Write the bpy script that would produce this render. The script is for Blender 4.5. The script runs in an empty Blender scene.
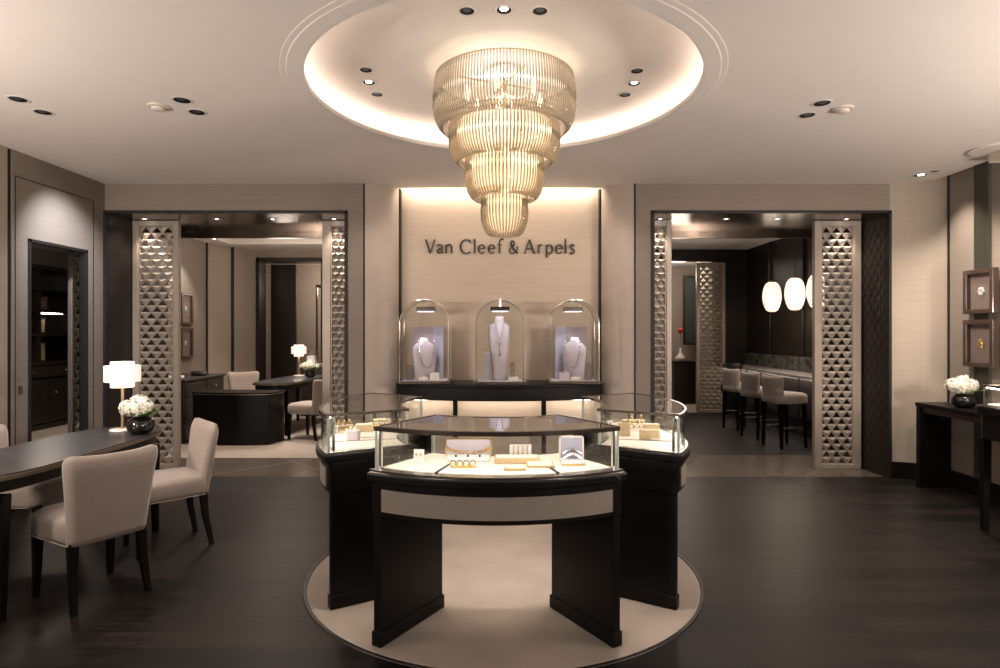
import bpy, bmesh, math, random
from mathutils import Vector, Matrix
R = math.radians; PI = math.pi; random.seed(7)
SC = bpy.context.scene; COL = SC.collection

# ------------------------------------------------------------------ materials
def nt(m): m.use_nodes = True; return m.node_tree, m.node_tree.nodes['Principled BSDF']
def mat(name, c, rough=.5, metal=0, var=.08, scale=8, stretch=(1,1,1), bump=0, coat=0, spec=.5, sheen=0):
    """principled material whose colour is gently broken up by object-space noise"""
    m = bpy.data.materials.new(name); t, b = nt(m)
    tc = t.nodes.new('ShaderNodeTexCoord'); mp = t.nodes.new('ShaderNodeMapping'); nz = t.nodes.new('ShaderNodeTexNoise')
    mp.inputs['Scale'].default_value = stretch; nz.inputs['Scale'].default_value = scale; nz.inputs['Detail'].default_value = 4
    t.links.new(tc.outputs['Object'], mp.inputs[0]); t.links.new(mp.outputs[0], nz.inputs['Vector'])
    r = t.nodes.new('ShaderNodeValToRGB')
    r.color_ramp.elements[0].position = .3; r.color_ramp.elements[1].position = .7
    r.color_ramp.elements[0].color = tuple(v*(1-var) for v in c)+(1,)
    r.color_ramp.elements[1].color = tuple(min(1, v*(1+var)) for v in c)+(1,)
    t.links.new(nz.outputs['Fac'], r.inputs[0]); t.links.new(r.outputs[0], b.inputs['Base Color'])
    b.inputs['Roughness'].default_value = rough; b.inputs['Metallic'].default_value = metal
    b.inputs['Coat Weight'].default_value = coat; b.inputs['Specular IOR Level'].default_value = spec
    b.inputs['Sheen Weight'].default_value = sheen
    if bump:
        bp = t.nodes.new('ShaderNodeBump'); bp.inputs['Strength'].default_value = bump; bp.inputs['Distance'].default_value = .005
        t.links.new(nz.outputs['Fac'], bp.inputs['Height']); t.links.new(bp.outputs[0], b.inputs['Normal'])
    return m
def emit(name, c, s):
    m = bpy.data.materials.new(name); t, b = nt(m)
    b.inputs['Base Color'].default_value = (*c, 1); b.inputs['Emission Color'].default_value = (*c, 1); b.inputs['Emission Strength'].default_value = s
    return m
def clear_glass(name, tint=(.97,.98,.97), refl=1.0):
    m = bpy.data.materials.new(name); m.use_nodes = True; t = m.node_tree; t.nodes.clear()
    o = t.nodes.new('ShaderNodeOutputMaterial'); mx = t.nodes.new('ShaderNodeMixShader'); tr = t.nodes.new('ShaderNodeBsdfTransparent')
    gl = t.nodes.new('ShaderNodeBsdfGlossy'); gl.inputs['Roughness'].default_value = .02; tr.inputs[0].default_value = (*tint, 1)
    fr = t.nodes.new('ShaderNodeFresnel'); ge = t.nodes.new('ShaderNodeNewGeometry'); ir = t.nodes.new('ShaderNodeMapRange')   # thin pane: same reflectance from both sides
    ir.inputs['To Min'].default_value = 1.5; ir.inputs['To Max'].default_value = 1/1.5; t.links.new(ge.outputs['Backfacing'], ir.inputs[0]); t.links.new(ir.outputs[0], fr.inputs['IOR'])
    mu = t.nodes.new('ShaderNodeMath'); mu.operation = 'MULTIPLY'; mu.inputs[1].default_value = refl; mu.use_clamp = True
    t.links.new(fr.outputs[0], mu.inputs[0]); t.links.new(mu.outputs[0], mx.inputs[0]); t.links.new(tr.outputs[0], mx.inputs[1]); t.links.new(gl.outputs[0], mx.inputs[2]); t.links.new(mx.outputs[0], o.inputs[0])
    return m
def rod_glass(name):
    m = bpy.data.materials.new(name); m.use_nodes = True; t = m.node_tree; t.nodes.clear()
    o = t.nodes.new('ShaderNodeOutputMaterial'); a = t.nodes.new('ShaderNodeMixShader'); b = t.nodes.new('ShaderNodeMixShader')
    tr = t.nodes.new('ShaderNodeBsdfGlass'); gl = t.nodes.new('ShaderNodeBsdfTransparent'); tl = t.nodes.new('ShaderNodeBsdfTranslucent')
    tr.inputs['Roughness'].default_value = 0; tr.inputs['IOR'].default_value = 1.45; tr.inputs[0].default_value = (1,.98,.95,1); tl.inputs[0].default_value = (1,.90,.74,1)
    a.inputs[0].default_value = .28; b.inputs[0].default_value = .88
    t.links.new(tr.outputs[0], a.inputs[1]); t.links.new(tl.outputs[0], a.inputs[2])
    t.links.new(gl.outputs[0], b.inputs[1]); t.links.new(a.outputs[0], b.inputs[2]); t.links.new(b.outputs[0], o.inputs[0])
    return m
def frosted(name):
    m = bpy.data.materials.new(name); m.use_nodes = True; t = m.node_tree; t.nodes.clear()
    o = t.nodes.new('ShaderNodeOutputMaterial'); a = t.nodes.new('ShaderNodeMixShader'); tl = t.nodes.new('ShaderNodeBsdfTranslucent'); df = t.nodes.new('ShaderNodeBsdfDiffuse')
    tl.inputs[0].default_value = (.92,.80,.62,1); df.inputs[0].default_value = (.50,.43,.34,1); a.inputs[0].default_value = .45
    t.links.new(tl.outputs[0], a.inputs[1]); t.links.new(df.outputs[0], a.inputs[2]); t.links.new(a.outputs[0], o.inputs[0]); return m
def woven(name, c, horiz=True):
    """wall covering with fine horizontal threads and a few slubs"""
    m = mat(name, c, .75, 0, .09, 3.0, (1,1,75) if horiz else (60,60,1), .15); return m
def planks(name, c1, c2, rough):
    m = bpy.data.materials.new(name); t, b = nt(m)
    tc = t.nodes.new('ShaderNodeTexCoord'); br = t.nodes.new('ShaderNodeTexBrick')
    br.inputs['Scale'].default_value = 1; br.inputs['Brick Width'].default_value = 1.9; br.inputs['Row Height'].default_value = .16
    br.inputs['Mortar Size'].default_value = .004; br.inputs['Color1'].default_value = (*c1,1); br.inputs['Color2'].default_value = (*c2,1)
    br.inputs['Mortar'].default_value = (.002,.002,.002,1); br.offset = .37
    mp = t.nodes.new('ShaderNodeMapping'); mp.inputs['Scale'].default_value = (1.6, 34, 1); nz = t.nodes.new('ShaderNodeTexNoise'); nz.inputs['Scale'].default_value = 1.5; nz.inputs['Detail'].default_value = 7
    mx = t.nodes.new('ShaderNodeMix'); mx.data_type = 'RGBA'; mx.blend_type = 'MULTIPLY'; mx.inputs[0].default_value = .75
    rp = t.nodes.new('ShaderNodeValToRGB'); rp.color_ramp.elements[0].position = .3; rp.color_ramp.elements[0].color = (.2,.19,.18,1); rp.color_ramp.elements[1].position = .75; rp.color_ramp.elements[1].color = (2.0,1.9,1.85,1)
    t.links.new(tc.outputs['Object'], br.inputs['Vector']); t.links.new(tc.outputs['Object'], mp.inputs[0]); t.links.new(mp.outputs[0], nz.inputs['Vector'])
    t.links.new(nz.outputs['Fac'], rp.inputs[0]); t.links.new(br.outputs['Color'], mx.inputs[6]); t.links.new(rp.outputs[0], mx.inputs[7]); t.links.new(mx.outputs[2], b.inputs['Base Color'])
    rr = t.nodes.new('ShaderNodeMapRange'); rr.inputs['To Min'].default_value = rough-.1; rr.inputs['To Max'].default_value = rough+.12
    t.links.new(nz.outputs['Fac'], rr.inputs[0]); t.links.new(rr.outputs[0], b.inputs['Roughness']); b.inputs['Specular IOR Level'].default_value = .32
    bp = t.nodes.new('ShaderNodeBump'); bp.inputs['Strength'].default_value = .25; bp.inputs['Distance'].default_value = .002
    t.links.new(nz.outputs['Fac'], bp.inputs['Height']); t.links.new(bp.outputs[0], b.inputs['Normal'])
    return m
def diamond_tile(name, c, line, rot=45, size=1.1, rough=.25):
    m = bpy.data.materials.new(name); t, b = nt(m)
    tc = t.nodes.new('ShaderNodeTexCoord'); mp = t.nodes.new('ShaderNodeMapping'); mp.inputs['Rotation'].default_value = (0,0,R(rot))
    br = t.nodes.new('ShaderNodeTexBrick'); br.offset = 0; br.inputs['Scale'].default_value = 1; br.inputs['Brick Width'].default_value = size; br.inputs['Row Height'].default_value = size
    br.inputs['Mortar Size'].default_value = .007; br.inputs['Color1'].default_value = (*c,1); br.inputs['Color2'].default_value = (*[v*.85 for v in c],1); br.inputs['Mortar'].default_value = (*line,1)
    nz = t.nodes.new('ShaderNodeTexNoise'); nz.inputs['Scale'].default_value = 9; nz.inputs['Detail'].default_value = 6
    mx = t.nodes.new('ShaderNodeMix'); mx.data_type = 'RGBA'; mx.blend_type = 'OVERLAY'; mx.inputs[0].default_value = .35
    t.links.new(tc.outputs['Object'], mp.inputs[0]); t.links.new(mp.outputs[0], br.inputs['Vector']); t.links.new(tc.outputs['Object'], nz.inputs['Vector'])
    t.links.new(br.outputs['Color'], mx.inputs[6]); t.links.new(nz.outputs['Color'], mx.inputs[7]); t.links.new(mx.outputs[2], b.inputs['Base Color']); b.inputs['Roughness'].default_value = rough
    return m

M = dict(
 ceil=mat('ceiling_plaster', (.80,.765,.73), .9, var=.01), recess=mat('recess_plaster', (.74,.70,.66), .85, var=.01),
 weave=woven('grey_woven_covering', (.235,.20,.168)), beige=woven('beige_woven_covering', (.36,.31,.255)),
 light=mat('pale_beige_lacquer', (.40,.34,.29), .5, var=.03), silk=woven('champagne_silk_covering', (.52,.435,.35)),
 floor=planks('charcoal_planks', (.004,.0031,.0028), (.0145,.0112,.010), .42), tile=diamond_tile('brown_stone_tile', (.115,.095,.08), (.20,.175,.15)),
 carpet=mat('beige_carpet', (.33,.282,.245), .95, var=.10, scale=3, bump=.3), ringwood=mat('dark_ring_border', (.02,.016,.014), .4),
 black=mat('black_lacquer_wood', (.006,.0052,.0048), .38, var=.15, spec=.22), blk=mat('matt_black_line', (.008,.007,.007), .6),
 portal=mat('dark_bronze_panelling', (.016,.012,.009), .36, var=.25, scale=5, spec=.3), soffit=mat('polished_dark_bronze', (.11,.085,.065), .18, .7, .15, 2),
 lattice=mat('taupe_metal_lattice', (.40,.345,.29), .42, .25, .05), bronze=mat('dark_bronze_metal', (.16,.135,.115), .25, .9, .1),
 chrome=mat('brushed_steel', (.62,.60,.57), .2, 1, .05), gold=mat('yellow_gold', (.90,.64,.28), .22, 1, .05), brass=mat('satin_brass', (.45,.36,.24), .35, .8, .05),
 cream=mat('cream_leather_pad', (.80,.75,.68), .6, var=.02), apron=mat('taupe_apron_panel', (.25,.215,.185), .55, var=.05),
 cloth=mat('taupe_chair_velvet', (.315,.262,.228), .85, var=.05, scale=30, bump=.1, sheen=.3), chairleg=mat('ebony_leg', (.004,.0035,.003), .45, spec=.15),
 tabletop=mat('slate_table_leather', (.035,.036,.040), .30, var=.06, spec=.6), rim=mat('table_bronze_edge', (.20,.16,.12), .3, .7),
 shade=emit('lit_fabric_lampshade', (1,.86,.73), .36), lantern=emit('lit_paper_lantern', (1,.86,.70), .6), bulb=emit('warm_bulb', (1,.80,.52), 2),
 strip=emit('warm_led_strip', (1,.84,.68), 14), cove=emit('cove_led_strip', (1,.83,.72), 7), caselight=emit('case_led_strip', (1,.88,.78), 20), niche=emit('niche_led_strip', (1,.82,.62), 60),
 lens=emit('lit_lens', (1,.93,.84), 12), dimlens=mat('dark_lens', (.04,.06,.085), .45, spec=.2), cloche=emit('vitrine_led', (.93,.9,1), 3),
 glass=clear_glass('case_glass'), topglass=clear_glass('case_top_glass', (.96,.96,.95), 2.2), glass2=clear_glass('vitrine_glass', (.975,.975,.96), 1.3), edge=mat('polished_glass_edge', (.72,.67,.58), .15, .55, .05), post=mat('pale_green_glass_edge', (.50,.56,.52), .2, var=.03), acrylic=clear_glass('acrylic', (.88,.88,.9), 1.8), rod=rod_glass('ribbed_clear_glass'), frost=frosted('frosted_glass'),
 lav=mat('lavender_velvet', (.60,.55,.62), .7, var=.04), lavg=mat('grey_mauve_card', (.30,.26,.28), .6), lavd=mat('lavender_card', (.36,.36,.46), .6, var=.05), white=mat('white_leather', (.82,.80,.78), .5, var=.02), goldtray=mat('champagne_tray', (.56,.43,.25), .4, .2, .12, 30),
 dark_in=mat('lamp_interior', (.008,.008,.009), .6, spec=.1), ivory=mat('ivory_plastic', (.66,.60,.53), .5, var=.02), trimwhite=mat('white_trim_ring', (.72,.68,.64), .5, var=.02),
 petal=mat('white_petals', (.80,.77,.66), .7, var=.08, scale=40), leaf=mat('fresh_green_leaf', (.10,.22,.03), .5, var=.4, scale=20), bowl=mat('black_glazed_bowl', (.008,.007,.007), .12, coat=.6),
 marble=mat('dark_green_marble', (.075,.078,.068), .25, var=.85, scale=9), leather=mat('dark_aubergine_leather', (.030,.024,.025), .4, var=.1), counter=mat('grey_lacquer_counter', (.40,.38,.38), .25, .1),
 frame=mat('dark_walnut_frame', (.060,.038,.030), .3, var=.2, coat=.3), mount=mat('mauve_silk_mount', (.26,.19,.175), .7, var=.06), olive=mat('olive_brown_pilaster', (.050,.048,.036), .5, var=.1, stretch=(20,20,1)),
 pale=mat('pale_stone', (.55,.48,.41), .6), red=mat('red_petal', (.5,.02,.02), .5), sign=mat('grey_metal_letter', (.045,.04,.037), .4, .3), cabinet=mat('espresso_cabinet', (.020,.015,.011), .35, coat=.2),
 greenglass=mat('bluegreen_glass', (.05,.065,.06), .15), photo=mat('printed_card', (.22,.15,.15), .5, var=.9, scale=25), warmcard=mat('warm_panel', (.30,.22,.14), .5),
)

# ------------------------------------------------------------------ mesh helpers
def box(bm, x0, x1, y0, y1, z0, z1, mx=None):
    v = [bm.verts.new((x, y, z)) for z in (z0, z1) for x, y in ((x0,y0),(x1,y0),(x1,y1),(x0,y1))]
    for f in ((3,2,1,0),(4,5,6,7),(0,1,5,4),(1,2,6,5),(2,3,7,6),(3,0,4,7)): bm.faces.new([v[i] for i in f])
    if mx is not None: bmesh.ops.transform(bm, matrix=mx, verts=v)
    return v
def prism(bm, pts, z0, z1, mx=None):
    a = [bm.verts.new((x, y, z0)) for x, y in pts]; b = [bm.verts.new((x, y, z1)) for x, y in pts]; n = len(pts)
    bm.faces.new(a[::-1]); bm.faces.new(b)
    for i in range(n): bm.faces.new((a[i], a[(i+1)%n], b[(i+1)%n], b[i]))
    if mx is not None: bmesh.ops.transform(bm, matrix=mx, verts=a+b)
def sector(bm, r0, r1, a0, a1, z0, z1, n=28, off=0):
    """ring sector about the origin; angles in degrees measured from -Y; n quads wide so it stays clean"""
    rows = []
    for i in range(n+1):
        a = R(a0+(a1-a0)*i/n); s, c = math.sin(a), -math.cos(a)
        rows.append([bm.verts.new((r*s, r*c+off, z)) for r, z in ((r0,z0),(r1,z0),(r1,z1),(r0,z1))])
    for i in range(n):
        p, q = rows[i], rows[i+1]
        for k in range(4): bm.faces.new((p[k], q[k], q[(k+1)%4], p[(k+1)%4]))
    bm.faces.new(rows[0]); bm.faces.new(rows[-1][::-1])
def lathe(bm, prof, n=32, c=(0,0,0), close=False, sx=1, sy=1):
    rings = []
    for r, z in prof:
        rings.append([bm.verts.new((c[0]+r*sx*math.cos(2*PI*i/n), c[1]+r*sy*math.sin(2*PI*i/n), c[2]+z)) for i in range(n)])
    for a, b in zip(rings, rings[1:]):
        for i in range(n): bm.faces.new((a[i], a[(i+1)%n], b[(i+1)%n], b[i]))
    if close: bm.faces.new(rings[0][::-1]); bm.faces.new(rings[-1])
def tube(bm, pts, r, n=6, cap=True):
    pts = [Vector(p) for p in pts]; rings = []
    up = Vector((0,0,1))
    for i, p in enumerate(pts):
        d = (pts[min(i+1, len(pts)-1)] - pts[max(i-1, 0)]).normalized()
        u = d.cross(up)
        if u.length < 1e-3: u = d.cross(Vector((1,0,0)))
        u.normalize(); w = d.cross(u); rr = r[i] if isinstance(r, (list,tuple)) else r
        rings.append([bm.verts.new(p + rr*(math.cos(2*PI*k/n)*u + math.sin(2*PI*k/n)*w)) for k in range(n)])
    for a, b in zip(rings, rings[1:]):
        for k in range(n): bm.faces.new((a[k], a[(k+1)%n], b[(k+1)%n], b[k]))
    if cap and n > 2: bm.faces.new(rings[0][::-1]); bm.faces.new(rings[-1])
def ball(bm, c, r, n=10, sz=1): 
    m = Matrix.Translation(c) @ Matrix.Diagonal((r, r, r*sz, 1)); bmesh.ops.create_uvsphere(bm, u_segments=n, v_segments=max(5, n*2//3), radius=1, matrix=m)
def loft(bm, rows):
    """rows of equal length point loops, capped at both ends"""
    vs = [[bm.verts.new(p) for p in r] for r in rows]; n = len(rows[0])
    for a, b in zip(vs, vs[1:]):
        for i in range(n): bm.faces.new((a[i], a[(i+1)%n], b[(i+1)%n], b[i]))
    bm.faces.new(vs[0][::-1]); bm.faces.new(vs[-1])
def obj(name, bm, m, parent=None, smooth=False, bevel=0, seg=2, sub=0):
    me = bpy.data.meshes.new(name)
    if isinstance(bm, bmesh.types.BMesh): bmesh.ops.recalc_face_normals(bm, faces=bm.faces); bm.to_mesh(me); bm.free()
    me.materials.append(m); o = bpy.data.objects.new(name, me); COL.objects.link(o); o.parent = parent
    if bevel:
        b = o.modifiers.new('bevel', 'BEVEL'); b.width = bevel; b.segments = seg; b.limit_method = 'ANGLE'
    if sub:
        s = o.modifiers.new('sub', 'SUBSURF'); s.levels = s.render_levels = sub
    if smooth:
        for p in me.polygons: p.use_smooth = True
    return o
B = lambda: bmesh.new()
def mesh(fn, *a, **k):
    bm = B(); fn(bm, *a, **k); return bm
def tag(o, label=None, cat=None, group=None, kind=None):
    if label: o['label'] = label
    if cat: o['category'] = cat
    if group: o['group'] = group
    if kind: o['kind'] = kind
    return o
def thing(name, label, cat, loc=(0,0,0), rz=0, group=None):
    o = bpy.data.objects.new(name, None); COL.objects.link(o); o.empty_display_size = .05
    o.location = loc; o.rotation_euler = (0,0,R(rz)); return tag(o, label, cat, group)
def struct(name, bm, m, parent=None, **k):
    o = obj(name, bm, m, parent, **k)
    if parent is None: o['kind'] = 'structure'
    return o
def copy_tree(o, parent=None):
    c = o.copy(); COL.objects.link(c); c.parent = parent
    for ch in list(o.children): copy_tree(ch, c)
    return c
def dup(o, loc, rz=0, label=None, group=None):
    c = copy_tree(o); c.location = loc; c.rotation_euler = (0,0,R(rz))
    if label: c['label'] = label
    if group: c['group'] = group
    return c
def light(kind, loc, power, color=(1,.80,.62), size=.05, rot=(0,0,0), spot=60, blend=.6, sy=None):
    l = bpy.data.lights.new('light', kind); l.energy = power; l.color = color
    if kind == 'AREA':
        l.size = size
        if sy: l.shape = 'RECTANGLE'; l.size_y = sy
    else: l.shadow_soft_size = size
    if kind == 'SPOT': l.spot_size = R(spot); l.spot_blend = blend
    o = bpy.data.objects.new(kind.lower()+'_light', l); COL.objects.link(o); o.location = loc; o.rotation_euler = tuple(R(a) for a in rot); return o
def aim(o, target):
    o.rotation_euler = (Vector(target)-Vector(o.location)).to_track_quat('-Z','Y').to_euler(); return o
def smooth_path(pts, k=5):
    out = []; n = len(pts)
    for i in range(n-1):
        p0, p1, p2, p3 = pts[max(i-1,0)], pts[i], pts[i+1], pts[min(i+2,n-1)]
        for j in range(k):
            t = j/k; out.append(tuple(.5*((2*b)+(c-a)*t+(2*a-5*b+4*c-d)*t*t+(3*b-a-3*c+d)*t**3) for a,b,c,d in zip(p0,p1,p2,p3)))
    out.append(tuple(pts[-1])); return out

# ------------------------------------------------------------------ camera
cd = bpy.data.cameras.new('camera'); cam = bpy.data.objects.new('camera', cd); COL.objects.link(cam)
cam.location = (0,0,1.5); cam.rotation_euler = (R(90),0,0)
cd.sensor_width = 36; cd.lens = 21.92; cd.shift_x = .003; cd.shift_y = -.003; cd.clip_start = .05
SC.camera = cam
CX, CY = .038, 3.85      # centre of the round ceiling recess and the round carpet

# ------------------------------------------------------------------ setting: floors
def multibox(boxes):
    bm = B()
    for b in boxes: box(bm, *b)
    return bm
struct('floor', multibox([(-4.0,4.6,-1.6,6.27,-.1,0)]), M['floor'])
struct('floor_portal_left', multibox([(-4.0,-1.5,6.27,7.2,-.1,0)]), M['tile'])
struct('floor_portal_right', multibox([(1.5,4.1,6.27,7.37,-.1,0)]), M['tile'])
struct('floor_salon', multibox([(-5.05,-1.4,7.2,13.5,-.1,0), (-7.4,-5.05,4.4,11.1,-.1,0), (-5.05,-4.0,4.4,7.2,-.1,0)]), M['carpet'])
struct('floor_bar', multibox([(1.4,4.7,7.37,11.2,-.1,0)]), M['floor'])
struct('floor_far_room', multibox([(1.4,5.2,11.2,14,-.1,0)]), M['carpet'])
bm = B(); lathe(bm, [(0,.004),(1.175,.004),(1.185,.0)], 128, (CX,CY,0)); tag(obj('round_carpet', bm, M['carpet']), 'round beige inlaid carpet beneath the three glass display cases', 'carpet')
bm = B(); lathe(bm, [(1.186,0.001),(1.188,.005),(1.205,.005),(1.208,.001)], 128, (CX,CY,0)); struct('trim_1', bm, M['ringwood'])

# ------------------------------------------------------------------ ceiling with round recess
def ring_to_rect(bm, cx, cy, r, x0, x1, y0, y1, z, n=128):
    angs = sorted([2*PI*i/n for i in range(n)] + [math.atan2(y-cy, x-cx) % (2*PI) for x in (x0,x1) for y in (y0,y1)])
    a_, b_ = [], []
    for a in angs:
        c, s = math.cos(a), math.sin(a); t = min([((x1 if c > 0 else x0)-cx)/c if abs(c) > 1e-9 else 1e9, ((y1 if s > 0 else y0)-cy)/s if abs(s) > 1e-9 else 1e9])
        a_.append(bm.verts.new((cx+r*c, cy+r*s, z))); b_.append(bm.verts.new((cx+t*c, cy+t*s, z)))
    for i in range(len(angs)):
        j = (i+1) % len(angs); bm.faces.new((a_[i], b_[i], b_[j], a_[j]))
bm = B(); ring_to_rect(bm, CX, CY, 1.32, -4.1, 4.7, -1.6, 6.3, 3.0)
box(bm, -1.36, 1.41, 6.3, 6.385, 3.0, 3.06); box(bm, -4.1, -1.36, 6.3, 6.4, 3.0, 3.06); box(bm, 1.41, 4.7, 6.3, 6.4, 3.0, 3.06)
struct('ceiling', bm, M['ceil'])
bm = B(); lathe(bm, [(1.335,3.001),(1.33,2.997),(1.30,2.996),(1.295,2.992),(1.225,2.991),(1.205,2.992),(1.20,2.996),(1.20,3.02),(1.215,3.024),(1.26,3.01),(1.44,3.01)], 128, (CX,CY,0)); struct('trim_2', bm, M['ceil'])
RC = 3.16
bm = B(); lathe(bm, [(1.44,3.008),(1.46,3.04),(1.43,3.10),(1.34,3.14),(1.2,3.156),(.9,RC),(0.001,RC)], 128, (CX,CY,0)); struct('ceiling_recess', bm, M['recess'], smooth=True)
bm = B(); lathe(bm, [(1.275,3.013),(1.275,3.020),(1.305,3.020),(1.305,3.013)], 96, (CX,CY,0)); o = obj('cove_light_strip', bm, M['cove']); tag(o, 'ring of warm hidden strip light glowing round the ceiling recess', 'strip light')

# ------------------------------------------------------------------ walls of the showroom
struct('wall_back', multibox([(-4.0,-1.36,6.2,7.35,2.72,3.0), (-1.527,-1.36,6.2,7.35,0,2.72), (1.41,1.575,6.2,7.35,0,2.72), (1.41,4.05,6.2,7.35,2.72,3.0), (-4.05,-3.995,6.2,7.35,0,3.0)]), M['weave'])
def niche_side(x_out, x_in):
    pts = [(x_out,6.2)]
    for i in range(0, 13):
        a = i/12*PI/2; pts.append((x_out+(x_in-x_out)*(.18+.82*math.sin(a)), 6.2+.22*(1-math.cos(a))))
    pts += [(x_in,6.56),(x_out,6.56)]; return pts
struct('wall_niche_left', mesh(prism, niche_side(-1.345,-1.035), 0, 3.0), M['light'])
struct('wall_niche_right', mesh(prism, niche_side(1.395,1.10), 0, 3.0), M['light'])
struct('trim_3', multibox([(-1.362,-1.345,6.193,6.3,0,3.0), (1.395,1.412,6.193,6.3,0,3.0)]), M['blk'])
struct('trim_4', multibox([(-1.035,-1.017,6.42,6.5,0,3.0), (1.082,1.10,6.42,6.5,0,3.0)]), M['blk'])
struct('wall_niche', multibox([(-1.2,1.25,6.50,6.6,0,3.2)]), M['silk'])
struct('ceiling_niche', multibox([(-1.2,1.25,6.25,6.6,3.13,3.2), (-1.2,1.25,6.2,6.25,3.06,3.2)]), M['ceil'])
o = obj('niche_light_strip', multibox([(-1.0,1.07,6.31,6.36,3.062,3.075)]), M['niche']); tag(o, 'straight warm strip light hidden above the niche with the lettering', 'strip light')
# right wall with rounded corner and pilaster
RX = 4.355
cor = [(4.0,6.2)]+[(4.0+(RX-4.0)*math.sin(i/12*PI/2), 6.2-.32*(1-math.cos(i/12*PI/2))) for i in range(1,13)]+[(4.7,5.88),(4.7,6.35),(4.0,6.35)]
struct('wall_corner', mesh(prism, cor, 0, 3.0), M['beige'])
struct('baseboard_corner', mesh(prism, [(x-.008 if y < 6.3 and x < 4.5 else x, y-.008 if y < 6.3 else y) for x, y in cor], 0, .17), M['black'])
struct('wall_right', multibox([(RX,4.7,-1.6,5.86,0,3.0)]), M['weave'])
struct('baseboard_right', multibox([(RX-.012,RX,-1.6,5.87,0,.17)]), M['black'])
struct('trim_5', multibox([(RX-.004,RX+.1,5.855,5.885,.17,3.0)]), M['blk'])
bm = B(); box(bm, RX-.02, RX, 5.36, 5.535, .17, 3.0)
for i in range(8): box(bm, RX-.026, RX-.02, 5.365+i*.0215, 5.378+i*.0215, .17, 3.0)
struct('trim_6', bm, M['olive'])
bm = B(); box(bm, -1.6+0, 4.7, -1.75, -1.6, 0, 3.0); box(bm, -4.1, -1.6, -1.75, -1.6, 0, 3.0); struct('wall_front', bm, M['beige'])
# left wall with doorway
struct('wall_left', multibox([(-4.05,-4.0,5.02,5.205,0,3.0), (-4.05,-4.0,5.205,5.93,2.275,3.0), (-4.05,-4.0,5.93,6.2,0,3.0)]), M['weave'])
struct('wall_left_front', multibox([(-4.12,-4.0,-1.6,4.975,0,3.0)]), M['beige'])
struct('trim_7', multibox([(-4.10,-4.012,4.975,5.02,0,3.0)]), M['blk'])
struct('trim_8', multibox([(-4.0,-3.997,5.05,5.057,.1,2.79), (-4.0,-3.997,6.03,6.037,.1,2.79), (-4.0,-3.997,5.05,6.037,2.785,2.792)]), M['blk'])
struct('baseboard_left', multibox([(-4.0,-3.988,5.02,5.19,0,.17), (-4.0,-3.988,5.95,6.2,0,.17), (-4.0,-3.988,-1.6,4.975,0,.17)]), M['black'])
d = struct('door_1', multibox([(-4.06,-3.99,5.19,5.222,0,2.29), (-4.06,-3.99,5.913,5.945,0,2.29), (-4.06,-3.99,5.19,5.945,2.262,2.29)]), M['blk'], bevel=.003)
o = obj('wall_plate', multibox([(-4.0,-3.985,5.09,5.115,.97,1.04)]), M['bronze'], bevel=.003); tag(o, 'small dark plate on the left woven wall beside the narrow doorway', 'wall plate')
# portals (dark lined openings)
def portal(n, x0, x1, jx):
    s = 1 if x1 > 0 else -1
    e = struct('door_%d' % n, multibox([(x0-.006,x0+.022,6.178,6.22,0,2.72), (x1-.022,x1+.006,6.178,6.22,0,2.72), (x0-.006,x1+.006,6.178,6.22,2.70,2.725)]), M['blk'])
    obj('soffit', multibox([(x0,x1,6.22,7.35,2.705,2.72)]), M['soffit'], e)
    obj('jamb_panel', multibox([(x0,x0+.02,6.22,7.35,0,2.705)]), M['portal'], e); obj('jamb_panel', multibox([(x1-.02,x1,6.22,7.35,0,2.705)]), M['portal'], e)
    obj('soffit_band', multibox([(x0,x1,7.33,7.37,2.62,2.705)]), M['soffit'], e)
portal(2, -3.99, -1.527, 0); portal(3, 1.578, 4.0, 0)
# pale fluttered pattern on the right jamb: shallow embossed lozenges
bm = B()
for k in range(34):
    for j in range(4):
        y = 6.27+j*.115+(k%2)*.057; z = .1+k*.075
        p = [bm.verts.new((3.979, y-.05, z)), bm.verts.new((3.979, y, z-.065)), bm.verts.new((3.979, y+.05, z)), bm.verts.new((3.979, y, z+.065)), bm.verts.new((3.9765, y, z))]
        for i in range(4): bm.faces.new((p[i], p[(i+1)%4], p[4]))
obj('embossed_lozenges', bm, M['portal'], bpy.data.objects['door_3'])

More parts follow.
